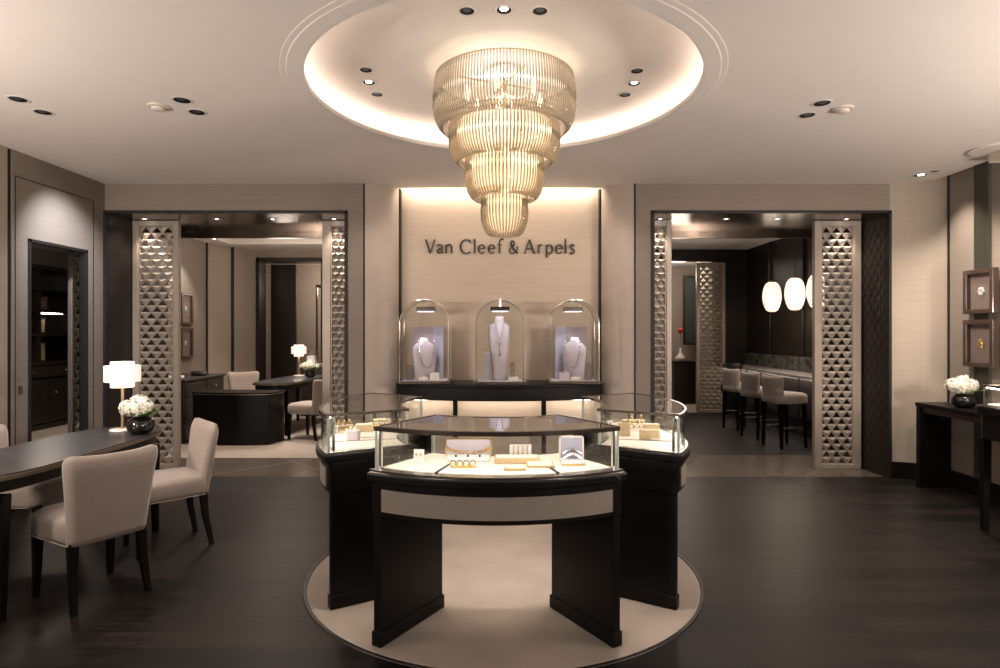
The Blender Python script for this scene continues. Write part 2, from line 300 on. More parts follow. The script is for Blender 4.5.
# ------------------------------------------------------------------ lattice screens
def lattice(name, label, loc, w, h, cols, rz=0, fw=.055, fl=None, group=None, cell=.142):
    t = thing(name, label, 'screen', loc, rz, group)
    fl = fw if fl is None else fl
    obj('frame', multibox([(0,fl,-.03,.03,0,h), (w-fw,w,-.03,.03,0,h), (fl,w-fw,-.03,.03,h-.06,h), (fl,w-fw,-.03,.03,0,.05)]), M['lattice'], t, bevel=.004)
    obj('inner_frame', multibox([(fl,fl+.012,-.018,.018,.05,h-.06), (w-fw-.012,w-fw,-.018,.018,.05,h-.06)]), M['lattice'], t)
    x0, x1 = fl+.01, w-fw-.01; cw = (x1-x0)/cols; ch = cell/2; n = round((h-.11)/ch); ch = (h-.11)/n
    bm = B()
    for k in range(n):
        z0 = .05+k*ch; z1 = z0+ch; sh = (k % 2)*.5
        box(bm, x0, x1, -.009, .009, z1-.004, z1+.004)
        for i in range(-1, cols+1):
            xa, xb = x0+(i+sh)*cw, x0+(i+1+sh)*cw; xm = (xa+xb)/2          # down pointing solid triangle xa..xb at the top, xm at the bottom
            poly = []
            if xb <= x0+1e-6 or xa >= x1-1e-6: continue
            if xa >= x0-1e-6 and xb <= x1+1e-6: poly = [(xa,z1),(xm,z0),(xb,z1)]
            elif xa < x0: poly = [(x0,z1),(x0,z0),(xb,z1)]
            else: poly = [(xa,z1),(x1,z0),(x1,z1)]
            for q in range(3):
                a, b = poly[q], poly[(q+1)%3]
                if abs(a[1]-b[1]) > 1e-6 and abs(a[0]-b[0]) > 1e-6: tube(bm, [(a[0],0,a[1]),(b[0],0,b[1])], .0075, 4)
            cx_ = sum(p[0] for p in poly)/3; cz_ = z1-ch*.3
            for s in (-1,1):
                vs = [bm.verts.new((x, s*.006, z)) for x, z in poly]; ap = bm.verts.new((cx_, s*.022, cz_))
                for q in range(3): bm.faces.new((vs[q], vs[(q+1)%3], ap))
            for q in range(3):
                a, b = poly[q], poly[(q+1)%3]
                bm.faces.new([bm.verts.new((a[0],-.006,a[1])), bm.verts.new((b[0],-.006,b[1])), bm.verts.new((b[0],.006,b[1])), bm.verts.new((a[0],.006,a[1]))])
    obj('triangle_lattice', bm, M['lattice'], t); return t
G = 'pierced screens flanking the openings'
lattice('lattice_screen', 'taupe pierced triangle screen at outer side of left opening, by the table lamp', (-3.965,6.65,0), .50, 2.70, 3, group=G)
lattice('lattice_screen', 'taupe pierced triangle screen at inner side of left opening, next to niche', (-1.90,6.65,0), .35, 2.70, 2, group=G, fw=.09)
lattice('lattice_screen', 'narrow taupe pierced triangle screen at left edge of bar opening', (1.60,6.65,0), .30, 2.70, 2, group=G, fl=.05)
lattice('lattice_screen', 'large pierced triangle screen on right side of bar opening, lantern showing through', (3.455,6.65,0), .505, 2.70, 3, group=G, fw=.075)
lattice('lattice_screen', 'distant pierced screen standing beyond the bar in the far opening', (3.68,11.25,0), .53, 2.76, 3, group=G)
lattice('lattice_screen', 'pierced screen strip seen through the narrow doorway in left wall', (-4.245,6.05,0), .165, 2.5, 1, group=G, fw=.015, fl=.035)

# ------------------------------------------------------------------ rooms behind: salon (left), side room, bar (right)
struct('wall_salon_left', multibox([(-5.03,-4.95,7.35,10.38,0,3.0), (-4.95,-4.0,7.35,7.42,0,3.0)]), M['weave'])
struct('wall_salon_corner', mesh(prism, [(-4.97,10.38),(-4.93,10.38),(-4.74,10.9),(-4.46,11.3),(-4.46,11.42),(-5.03,11.42),(-5.03,10.38)], 0, 3.0), M['beige'])
struct('trim_9', multibox([(-4.955,-4.925,10.355,10.385,0,3.0)]), M['blk'])
struct('trim_10', mesh(prism, [(-4.76,10.88),(-4.735,10.87),(-4.71,10.91),(-4.735,10.92)], 0, 3.0), M['blk'])
struct('wall_salon_back', multibox([(-3.2,-1.4,11.3,11.42,0,3.0), (-4.46,-3.2,11.3,11.42,2.86,3.0)]), M['beige'])
struct('wall_salon_right', multibox([(-1.5,-1.4,7.35,11.3,0,3.0)]), M['beige'])
struct('ceiling_salon', multibox([(-5.05,-4.6,7.2,11.4,3.0,3.08), (-2.0,-1.4,7.35,11.4,3.0,3.08), (-4.6,-2.0,7.35,7.9,3.0,3.08), (-4.6,-2.0,10.5,11.4,3.0,3.08), (-4.7,-1.9,7.8,10.6,3.15,3.2), (-4.62,-4.6,7.9,10.5,3.08,3.15), (-2.0,-1.98,7.9,10.5,3.08,3.15), (-4.6,-2.0,10.5,10.52,3.08,3.15), (-4.6,-2,7.88,7.9,3.08,3.15)]), M['ceil'])
d4 = struct('door_4', multibox([(-4.46,-4.40,11.26,11.6,0,2.86), (-3.26,-3.20,11.26,11.6,0,2.86), (-4.46,-3.2,11.26,11.6,2.78,2.86), (-4.42,-3.93,11.9,11.98,0,2.8)]), M['cabinet'])
struct('wall_far_left', multibox([(-5.03,-1.4,13.3,13.4,0,3.0), (-5.1,-5.03,11.42,13.4,0,3.0), (-1.5,-1.4,11.42,13.4,0,3.0)]), M['light'])
struct('ceiling_far_left', multibox([(-5.1,-1.4,11.42,13.4,2.95,3.05)]), M['ceil'])
# side room
struct('wall_side_room', multibox([(-7.4,-7.3,4.3,11.1,0,2.9), (-7.4,-5.03,11.0,11.1,0,2.9), (-7.4,-4.12,4.3,4.4,0,2.9)]), M['weave'])
struct('ceiling_side_room', multibox([(-7.4,-5.05,4.3,11.1,2.8,2.9), (-5.05,-4.12,4.3,7.2,2.8,2.9)]), M['ceil'])
# bar
struct('wall_bar_right', multibox([(4.6,4.75,7.35,11.3,0,3.0), ]), M['portal'], bevel=.004); struct('wall_bar_front', multibox([(4.0,4.6,7.38,7.44,0,3.0)]), M['portal'])
struct('wall_bar_back', multibox([(4.21,4.7,11.2,11.32,0,3.0), (1.4,2.5,11.2,11.32,0,3.0), (2.5,4.21,11.2,11.32,2.78,3.0)]), M['portal'])
struct('wall_bar_left', multibox([(1.4,1.5,7.35,11.2,0,3.0)]), M['portal'])
struct('ceiling_bar', multibox([(1.4,4.7,7.35,11.3,3.0,3.06)]), M['ceil'])
struct('wall_far_right', multibox([(1.4,5.2,13.9,14,0,3.0), (5.1,5.2,11.3,14,0,3.0), (1.3,1.4,11.3,14,0,3)]), M['light'])
struct('ceiling_far_right', multibox([(1.3,5.2,11.32,14,2.95,3.05)]), M['ceil'])
struct('trim_11', multibox([(4.0,4.6,11.32,12.2,0,2.9)]), M['beige'])
o = obj('marble_backsplash', multibox([(4.54,4.598,7.46,11.19,.8925,1.11)]), M['marble'], bevel=.003); tag(o, 'low dark green marble upstand along the wall behind the bar', 'backsplash')
t = thing('bar_counter', 'long bar counter with pale lit edge and dark padded leather front', 'bar counter', (4.35,9.2,0))
obj('countertop', multibox([(-.20,.245,-1.73,1.98,.86,.89)]), M['counter'], t, bevel=.004)
obj('body', multibox([(.0,.245,-1.72,1.97,0,.86)]), M['portal'], t)
for i in range(6): obj('padded_panel', multibox([(-.035,0,-1.7+i*.61,-1.12+i*.61,.25,.83)]), M['leather'], t, bevel=.015, seg=3)
obj('light_line', multibox([(-.12,-.105,-1.7,1.95,.852,.86)]), M['strip'], t)
# pendant lanterns
def lantern(x, y, label):
    t = thing('pendant_lantern', label, 'pendant lamp', (x,y,1.8), 0, 'three lanterns over the bar')
    bm = B(); prof = [(.055,.0),(.085,.02),(.112,.08),(.132,.16),(.135,.22),(.130,.29),(.110,.37),(.08,.42),(.05,.435)]
    lathe(bm, prof, 20); obj('glass_shade', bm, M['lantern'], t, smooth=True)
    bm = B()
    for k in range(9):
        z = .035+k*.047; rr = 0
        for (r0,z0),(r1,z1) in zip(prof, prof[1:]):
            if z0 <= z <= z1: rr = r0+(r1-r0)*(z-z0)/(z1-z0)
        tube(bm, [((rr+.001)*math.cos(a*PI/12), (rr+.001)*math.sin(a*PI/12), z) for a in range(25)], .0016, 4, False)
    obj('hoop', bm, M['brass'], t)
    bm = B(); lathe(bm, [(.05,-.012),(.057,-.012),(.057,.004),(.05,.004)], 20, close=True); obj('base_ring', bm, M['brass'], t)
    bm = B(); lathe(bm, [(.05,.433),(.05,.45),(.01,.46)], 16, close=True); obj('cap', bm, M['bronze'], t)
    bm = B(); tube(bm, [(0,0,.455),(0,0,1.2)], .004); obj('cord', bm, M['blk'], t)
lantern(4.15,9.19,'white ribbed paper lantern over the bar, leftmost of three')
lantern(4.15,8.48,'white ribbed paper lantern over the bar, middle of three')
lantern(4.15,7.88,'white ribbed paper lantern partly behind the big pierced screen')
for y in (9.19,8.48,7.88): light('POINT', (4.15,y,1.70), 5, size=.1)
# bar stools
def leg_box(bm, p, q, a, b):
    """tapered square post from p (top, half width a) to q (foot, half width b)"""
    loft(bm, [[(p[0]+i*a, p[1]+j*a, p[2]) for i, j in ((-1,-1),(1,-1),(1,1),(-1,1))], [(q[0]+i*b, q[1]+j*b, q[2]) for i, j in ((-1,-1),(1,-1),(1,1),(-1,1))]])
def seat_mesh(w0, w1, x0, x1, z0, z1, dome=.02):
    """upholstered seat pointing to +X: width w0 at the back, w1 at the front, rounded front"""
    out = []
    for i in range(9): a = -PI/2+PI*i/8; out.append((x1-.10+.10*math.cos(a), (w1/2)*math.copysign(abs(math.sin(a))**.55, math.sin(a))))
    out += [(x0, w0/2), (x0-.03, w0/4), (x0-.035, 0), (x0-.03, -w0/4), (x0, -w0/2)]
    bm = B(); rows = []
    cx_ = (x0+x1)/2
    for s, z in ((.96,z0),(1,z0+.02),(1.0,(z0+z1)/2),(1,z1-.03),(.97,z1-.008),(.86,z1+dome*.5),(.5,z1+dome)): rows.append([(cx_+(x-cx_)*s, y*s, z) for x, y in out])
    loft(bm, rows); return bm
def back_mesh(w0, w1, z0, z1, x0, rake, th=.055, curve=.035, flare=.012, corner=.02):
    """upholstered curved backrest; its rear faces -X"""
    bm = B(); nu, nv = 16, 14; F, K = [], []
    for j in range(nv+1):
        v = j/nv; w = (w0+(w1-w0)*v**1.4)/2*(1-.055*max(0,(v-.86)/.14)**2.2); fr, kr = [], []
        for i in range(nu+1):
            u = -1+2*i/nu; z = z0+(z1-z0)*v + corner*abs(u)**3*v**4 - .02*max(0,(abs(u)-.82)/.18)**2*max(0,(v-.8)/.2)**2; e = min(1, .3+1.9*math.sqrt(max(0,1-abs(u))))*min(1, .4+1.7*math.sqrt(1-v))
            xc = x0-rake*v*(z1-z0)+curve*u*u*(.5+.5*v)
            fr.append(bm.verts.new((xc+th/2*e, u*w, z))); kr.append(bm.verts.new((xc-th/2*e, u*w, z)))
        F.append(fr); K.append(kr)
    for g, s in ((F,1),(K,-1)):
        for j in range(nv):
            for i in range(nu): bm.faces.new((g[j][i], g[j][i+1], g[j+1][i+1], g[j+1][i]))
    for j in range(nv):
        for i in (0, nu): bm.faces.new((F[j][i], F[j+1][i], K[j+1][i], K[j][i]))
    for i in range(nu):
        for j in (0, nv): bm.faces.new((F[j][i], F[j][i+1], K[j][i+1], K[j][i]))
    return bm
def make_stool():
    t = thing('bar_stool', 'taupe upholstered bar stool nearest the big pierced screen, seat fully visible', 'bar stool', (0,0,0), 0, 'bar stools at the counter')
    obj('seat', seat_mesh(.36,.40,-.20,.24,.57,.69), M['cloth'], t, smooth=True)
    obj('backrest', back_mesh(.34,.38,.60,.92,-.20,.08), M['cloth'], t, smooth=True)
    for x, y in ((-.18,.15),(-.18,-.15),(.17,.15),(.17,-.15)):
        bm = B(); leg_box(bm, (x,y,.58), (x*1.12,y*1.08,0), .02, .013); obj('leg', bm, M['chairleg'], t)
    for a in (((-.19,-.155,.22),(-.19,.155,.22)),((.18,-.155,.22),(.18,.155,.22)),((-.19,.155,.26),(.18,.155,.26)),((-.19,-.155,.26),(.18,-.155,.26))):
        bm = B(); tube(bm, a, .009); obj('footrest', bm, M['chrome'], t)
    return t
st = make_stool(); st.location = (3.74,7.92,0); st.rotation_euler = (0,0,R(18))
dup(st, (3.74,8.62,0), 18, 'taupe upholstered bar stool, the middle of three at the counter')
dup(st, (3.76,9.36,0), 18, 'taupe upholstered bar stool farthest from the big pierced screen')
t = thing('leather_chair', 'dark rounded leather chair beyond the bar stools at end of counter', 'chair', (3.98,10.0,0), -60)
obj('seat', seat_mesh(.42,.44,-.2,.24,.5,.62), M['leather'], t, smooth=True); obj('backrest', back_mesh(.42,.46,.58,.96,-.2,.1,curve=.12), M['leather'], t, smooth=True)
for x, y in ((-.16,.16),(-.16,-.16),(.17,.17),(.17,-.17)):
    bm = B(); leg_box(bm, (x,y,.52), (x*1.1,y*1.1,0), .02, .013); obj('leg', bm, M['chairleg'], t)
# far right room furniture
t = thing('plinth', 'dark square plinth in the room beyond the bar', 'plinth', (3.86,12.7,0))
obj('body', multibox([(-.22,.24,-.2,.2,0,.84)]), M['cabinet'], t, bevel=.006); obj('plinth_top', multibox([(-.24,.26,-.22,.22,.84,.87)]), M['black'], t, bevel=.004)
t = thing('bud_vase', 'slim white vase with one red bloom on the distant plinth', 'vase', (3.80,12.62,.87))
bm = B(); lathe(bm, [(.05,0),(.10,.02),(.11,.08),(.05,.14),(.02,.2),(.015,.28)], 16, close=True); obj('vase_body', bm, M['white'], t, smooth=True)
bm = B(); tube(bm, [(0,0,.28),(.01,0,.45),(.0,0,.62)], .006); obj('stem', bm, M['leaf'], t); bm = B(); ball(bm, (0,0,.64), .06, 8); obj('bloom', bm, M['red'], t)
t = thing('wall_panel', 'dark framed blue green glass panel on the pale wall beyond bar', 'panel', (4.28,13.2,1.2))
obj('frame', multibox([(-.25,-.21,-.03,.03,0,1.5), (.21,.25,-.03,.03,0,1.5), (-.21,.21,-.03,.03,1.46,1.5), (-.21,.21,-.03,.03,.0,.04)]), M['bronze'], t); obj('glass', multibox([(-.21,.21,-.01,.01,.04,1.46)]), M['greenglass'], t)

# ------------------------------------------------------------------ downlights and detectors
def downlight(x, y, z, label, group, r=.062, on=False, tilt=0):
    t = thing('downlight', label, 'downlight', (x,y,z), tilt, group)
    bm = B(); lathe(bm, [(r+.014,-.0003),(r+.012,-.0025),(r,-.004),(r-.004,-.0028)], 28); obj('trim_ring', bm, M['trimwhite'], t, smooth=True)
    bm = B(); lathe(bm, [(r-.001,-.0024),(r*.55,-.0014),(0.0005,-.0012)], 28); obj('reflector', bm, M['dark_in'], t)
    bm = B(); lathe(bm, [(r*.5,-.0026),(r*.4,-.0034),(.0005,-.0036)], 20, (0,-r*.28,0)); obj('lens', bm, M['lens' if on else 'dimlens'], t)
    return t
Gd = 'downlights in the main ceiling'
for (px, py, n, on) in ((18,99,'dark round downlight in ceiling far left, nearer of that pair',0),(43,112,'round downlight in ceiling far left, farther of that pair',0),
    (182,100,'dark round downlight beside the left smoke detector',0),(197,112,'small round downlight just beyond the left smoke detector pair',0),
    (822,103,'dark round downlight beside the right smoke detector',0),(807,115,'round downlight in right ceiling, farther of the middle pair',0),
    (920,175,'lit round downlight in ceiling over the rounded right corner',1),(935,171,'tiny dark downlight next to the lit one over right corner',0)):
    Y = 1.5*609/(331-py); downlight((px-497)*Y/609, Y, 3.0, n, Gd, .035 if px == 935 else .055, on)
Gr = 'downlights inside the round ceiling recess'
for (px, py, n, on) in ((467,10.5,'left one of three downlights in row at front of recess',0),(504,9.5,'centre one of three downlights in row at front of recess',1),(540,10.5,'right one of three downlights in row at front of recess',0),
    (366,69.5,'front one of three downlights left of the chandelier',0),(369,82,'middle one of three downlights left of the chandelier',1),(377,94,'rear one of three downlights left of the chandelier',0),
    (637,70.5,'front one of three downlights right of the chandelier',0),(634,83,'middle one of three downlights right of the chandelier',1),(625,94.5,'rear one of three downlights right of the chandelier',0)):
    Y = (RC-1.5)*609/(331-py); downlight((px-497)*Y/609, Y, RC-.001, n, Gr, .042, on)
Gs = 'small downlights in the opening soffits'
for (px, n) in ((145,'small lit downlight over the outer screen of left opening'),(217,'small lit downlight second from left in left opening'),(273,'small lit downlight third from left in left opening'),(334,'small lit downlight over the inner screen of left opening'),
    (660,'small lit downlight over the narrow screen of bar opening'),(726,'small lit downlight second from left in bar opening'),(777,'small lit downlight third from left in bar opening'),(846,'small lit downlight over the large screen of bar opening')):
    Y = 6.55; downlight((px-497)*Y/609, Y, 2.704, n, Gs, .03, True)
for (px, py, n) in ((205,236.8,'small lit downlight in the salon ceiling, left of a close pair'),(213,238,'small lit downlight in the salon ceiling, right of a close pair')):
    Y = 1.5*609/(331-py); downlight(-4.75+(px-205)*.018, Y+.1, 3.0, n, 'downlights in the salon ceiling', .04, True)
def detector(px, py, label):
    Y = 1.5*609/(331-py); t = thing('smoke_detector', label, 'smoke detector', ((px-497)*Y/609, Y, 3.0), 0, 'smoke detectors')
    bm = B(); lathe(bm, [(.066,0),(.066,-.010),(.055,-.014),(.001,-.014)], 24); obj('base', bm, M['ivory'], t, smooth=False)
    bm = B(); lathe(bm, [(.042,-.014),(.040,-.026),(.03,-.031),(.001,-.032)], 24); obj('sensor_cap', bm, M['ivory'], t, smooth=True)
detector(158,106,'round ivory smoke detector on the left part of the ceiling'); detector(843,108.5,'round ivory smoke detector on the right part of the ceiling')
t = thing('ceiling_fixture', 'flat white round ceiling fixture with grey box at right wall', 'ceiling fixture', (4.12,5.0,3.0))
bm = B(); lathe(bm, [(.20,0),(.21,-.015),(.19,-.02),(.001,-.02)], 40); obj('plate', bm, M['trimwhite'], t)
obj('box', multibox([(-.02,.235,-.22,.08,-.10,-.02)]), M['ivory'], t, bevel=.004)

# ------------------------------------------------------------------ wall lettering
def glyph(ch):
    E = lambda cx,cy,rx,ry,a0,a1,n=18: [(cx+rx*math.cos(R(a0+(a1-a0)*i/n)), cy+ry*math.sin(R(a0+(a1-a0)*i/n))) for i in range(n+1)]
    ew = lambda n, lo, hi, a0, a1: [lo+(hi-lo)*abs(math.cos(R(a0+(a1-a0)*i/n))) for i in range(n+1)]
    S = {'V': [([(5,85),(33,1)],[10,12]),([(33,1),(60,85)],[4,5]),([(-2,84),(13,84)],3),([(53,84),(67,84)],3)],
     'a': [(smooth_path([(7,44),(18,54),(31,52),(37,40),(37,12),(44,1)]),8),(smooth_path([(37,32),(18,27),(6,14),(14,2),(27,4),(37,14)]),6)],
     'n': [([(9,55),(9,0)],9),(smooth_path([(9,40),(22,53),(36,53),(44,40),(44,20),(44,0)]),8)],
     'C': [(E(42,42,36,43,48,312),[4+8*abs(math.cos(R(48+264*i/18))) for i in range(19)]),([(66,76),(67,62)],3)],
     'l': [([(7,90),(7,0)],9)],
     'e': [(E(23,27,19,27,5,320),[3.5+5.5*abs(math.cos(R(5+315*i/18))) for i in range(19)]),([(5,30),(42,30)],4)],
     'f': [(smooth_path([(14,0),(14,40),(14,68),(20,84),(32,89),(40,84)]),8),([(0,54),(30,54)],4)],
     '&': [(smooth_path([(66,44),(58,22),(42,5),(24,-1),(8,8),(8,26),(24,42),(38,56),(36,72),(24,76),(15,66),(20,48),(40,22),(66,0)]),[5]*30+[9]*40)],
     'A': [([(3,0),(33,86)],[4,5]),([(33,86),(62,0)],[10,12]),([(15,29),(50,29)],4),([(-3,1),(9,1)],3),([(55,1),(69,1)],3)],
     'r': [([(8,55),(8,0)],9),(smooth_path([(8,36),(16,52),(30,51)]),7)],
     'p': [([(8,55),(8,-26)],9),(E(25,27,19,27,160,-160),[3.5+5.5*abs(math.cos(R(160-320*i/18))) for i in range(19)])],
     's': [(smooth_path([(32,45),(20,55),(8,47),(11,34),(28,22),(31,9),(18,-1),(3,8)]),6.5)]}[ch]
    return S
t = thing('wall_sign', 'dark metal raised lettering on the pale niche wall above the vitrines', 'sign', (.032,6.48,2.325))
U = .001702
for ch, x in zip('VanCleef&Arpels', (28,97,150,246,333,361,424,482,555,652,735,785,848,905,936)):
    bm = B(); ox = (x-500)*U*.992; fx = .86 if ch == '&' else 1
    for k, (pts, w) in enumerate(glyph(ch)):
        rows = []
        for i, p in enumerate(pts):
            a, b = pts[max(i-1,0)], pts[min(i+1,len(pts)-1)]; dx, dy = b[0]-a[0], b[1]-a[1]; L = math.hypot(dx,dy) or 1
            ww = ((w[min(i, len(w)-1)] if isinstance(w, list) else w)+2.8)/2; nx, ny = -dy/L*ww, dx/L*ww
            rows.append([(ox+(p[0]*fx+nx)*U, -.012-.0004*k, (p[1]+ny)*U), (ox+(p[0]*fx-nx)*U, -.012-.0004*k, (p[1]-ny)*U), (ox+(p[0]*fx-nx)*U, .004, (p[1]-ny)*U), (ox+(p[0]*fx+nx)*U, .004, (p[1]+ny)*U)])
        loft(bm, rows)
    box(bm, ox+10*U, ox+12*U, .003, .02, 20*U, 22*U)
    o = obj('letter', bm, M['sign'], t)

# ------------------------------------------------------------------ console under the lettering with three arched vitrines
t = thing('curved_console', 'long black bow-fronted console under the wall lettering', 'console', (.03,6.2,0))
def bow(hw, yb, ye, yc, n=24): return [(-hw,yb)]+[(-hw+2*hw*i/n, ye-(ye-yc)*(1-(2*i/n-1)**2)) for i in range(n+1)]+[(hw,yb)]
obj('console_top', mesh(prism, bow(1.045,.28,-.08,-.30), .945, .977), M['black'], t, bevel=.006)
obj('console_apron', mesh(prism, bow(1.02,.28,-.05,-.27), .83, .945), M['black'], t, bevel=.004)
obj('apron_bead', mesh(prism, bow(1.032,.28,-.065,-.285), .815, .835), M['black'], t, bevel=.004)
for x in (-.445,.435): obj('post', multibox([(x-.022,x+.022,-.16,-.08,0,.82)]), M['black'], t)
obj('back_panel', multibox([(-1.02,1.02,-.02,.02,0,.82)]), M['silk'], t)
obj('light_strip', multibox([(-.95,.95,-.115,-.095,.808,.815)]), M['strip'], t)
def vitrine(x, y, label):
    t = thing('arched_vitrine', label, 'glass vitrine', (x,y,.977), 0, 'arched glass vitrines on the console')
    hw, h, d = .24, .83, .145
    def arch(o): return [(-hw-o,.03)]+[(-(hw+o)*math.cos(PI*i/24), h-hw+(hw+o)*math.sin(PI*i/24)) for i in range(25)]+[(hw+o,.03)]
    A = arch(0)
    bm = B(); f = [bm.verts.new((x_, -d, z)) for x_, z in A]; k = [bm.verts.new((x_, d, z)) for x_, z in A]
    for i in range(len(A)-1): bm.faces.new((f[i], f[i+1], k[i+1], k[i]))
    obj('arched_glass', bm, M['glass2'], t, smooth=True)
    for s in (-1,1):
        bm = B(); bm.faces.new([bm.verts.new((x_, s*d, z)) for x_, z in A]); obj('glass_pane', bm, M['glass2'], t)
        bm = B(); tube(bm, [(x_, s*d, z) for x_, z in A], .0055, 6); obj('glass_edge', bm, M['edge'], t)
    obj('base', multibox([(-hw-.015,hw+.015,-d-.015,d+.015,0,.03)]), M['bronze'], t, bevel=.004)
    obj('base_pad', multibox([(-hw+.02,hw-.02,-d+.02,d-.02,.03,.036)]), M['lav'], t)
    obj('lamp_housing', multibox([(-.095,.095,-.05,.05,h-.11,h-.065)]), M['bronze'], t, bevel=.003)
    obj('lamp_lens', multibox([(-.08,.08,-.035,.035,h-.113,h-.11)]), M['cloche'], t)
    bm = B(); tube(bm, [(0,0,h-.066),(0,0,h)], .012, 8); obj('lamp_stem', bm, M['chrome'], t)
    return t
VX = [(-.718,6.13),(.030,6.06),(.765,6.13)]
for vx, e in zip(VX, (3,1.1,3)): aim(light('SPOT', (vx[0], vx[1]-.13, .977+.70), e, (.95,.92,1), .03, spot=80, blend=.6), (vx[0], vx[1]+.02, 1.1))
vitrine(*VX[0],'arched glass vitrine at the left end of the console'); vitrine(*VX[1],'arched glass vitrine at the middle of the console'); vitrine(*VX[2],'arched glass vitrine at the right end of the console')
def bust(name, label, x, y, z, h, w, rz, beads, tall=False):
    t = thing(name, label, 'necklace display', (x,y,z), rz, 'necklace busts in the vitrines')
    bm = B(); rows = []
    prof = [(0,.82,.16),(.3,.9,.20),(.6,1,.24),(.76,.98,.24),(.84,.72,.22),(.90,.40,.2),(1.0,.30,.16)] if not tall else [(0,.66,.2),(.4,.78,.22),(.72,1,.22),(.82,1.0,.2),(.86,.92,.2),(.90,.42,.19),(1.0,.34,.15)]
    for v, ww, dd in prof: rows.append([(math.cos(2*PI*i/20)*w/2*ww, math.sin(2*PI*i/20)*w/2*dd*1.3+.10*h*(v-.5)*(.6 if not tall else .3), v*h) for i in range(20)])
    loft(bm, rows); obj('bust_form', bm, M['lav'], t, smooth=True)
    bm = B(); path = []
    drop = .30 if tall else .62
    for i in range(beads+1):
        a = PI*i/beads; px_ = -math.cos(a)*w*(.17 if tall else .33); pz = h*(.90-drop*math.sin(a)**.8); dd = -(w*.15+.01)+.10*h*(pz/h-.5)*.3
        path.append((px_, dd-.02*math.sin(a), pz))
    if tall:
        tube(bm, [(-w*.17,-.045,h*.88),(0,-.055,h*.58),(w*.17,-.045,h*.88)], .0035, 5); tube(bm, [(0,-.055,h*.58),(0,-.056,h*.40)], .003, 5); ball(bm, (0,-.06,h*.57), .012, 8); ball(bm, (0,-.06,h*.40), .013, 8)
    else:
        for p in path: ball(bm, p, .0095, 6)
        for p, q in zip(path, path[1:]): tube(bm, [p, q], .003, 4)
    obj('necklace', bm, M['chrome'] if not tall else M['bronze'], t); return t
zb = .977+.0375
bust('necklace_bust', 'lavender bust with beaded necklace inside the left vitrine', VX[0][0]-.01, VX[0][1]-.02, zb, .42, .26, 34, 18)
bust('necklace_bust', 'tall lavender bust with pendant necklace inside the middle vitrine', VX[1][0]-.005, VX[1][1]+.01, zb, .63, .22, 0, 14, True)
bust('necklace_bust', 'lavender bust with fine necklace inside the right vitrine', VX[2][0]+.01, VX[2][1]-.02, zb, .42, .26, -34, 24)
for k, (vx, s) in enumerate(((VX[0],1),(VX[2],-1))):
    t = thing('backdrop_card', 'folded lavender card behind the bust in the %s vitrine' % ('left','right')[k], 'display card', (vx[0]+s*.01,vx[1]+.125,zb))
    obj('card_leaf', multibox([(-.17,.05,-.004,.004,0,.53)] if s > 0 else [(-.05,.17,-.004,.004,0,.53)]), M['lavg'], t)
    bm = B(); box(bm, 0,.12,-.004,.004,0,.53, Matrix.Translation((.05*s,0,0)) @ Matrix.Rotation(R(-20 if s > 0 else 200),4,'Z')); obj('card_leaf', bm, M['lavd'], t)
def gem_block(x, y, z, w, d, h, label, m=None, top=True, rz=0, gm=None):
    t = thing('jewel_riser', label, 'riser', (x,y,z), rz, 'small jewellery risers')
    obj('block', multibox([(-w/2,w/2,-d/2,d/2,0,h)]), m or M['lav'], t, bevel=.003)
    if top:
        bm = B(); lathe(bm, [(.012,.0),(.016,.006),(.012,.012)], 14, (0,0,h)); ball(bm, (0,0,h+.016), .007, 8); obj('jewel', bm, gm or M['gold'], t, smooth=True)
    return t
gem_block(VX[1][0]-.13, 6.0, zb, .05,.05,.27, 'tall slim lavender riser with jewel left of the tall bust', M['lavd'])
gem_block(VX[1][0]+.12, 6.03, zb, .05,.05,.16, 'clear riser with red jewel right of the tall bust', M['acrylic'], gm=M['red'])
gem_block(VX[1][0]+.13, 5.96, zb, .10,.06,.035, 'low white block at the foot of the tall bust', M['white'])
gem_block(VX[0][0]-.15, 6.06, zb, .07,.06,.14, 'clear riser holding gold jewel at left of left vitrine', M['acrylic'])
gem_block(VX[0][0]+.10, 6.045, zb, .09,.07,.07, 'small white cushion block in front of beaded necklace bust', M['white'])
gem_block(VX[0][0]-.01, 6.015, zb, .09,.05,.03, 'flat white pad in front of the beaded necklace bust', M['white'])
gem_block(VX[2][0]-.10, 6.045, zb, .10,.07,.07, 'pale block at left foot of the right vitrine bust', M['lav'])
gem_block(VX[2][0]+.15, 6.06, zb, .06,.06,.16, 'tall clear riser at the right side of right vitrine', M['acrylic'])
gem_block(VX[2][0]+.01, 6.015, zb, .09,.05,.03, 'flat white pad at right foot of right vitrine bust', M['white'])

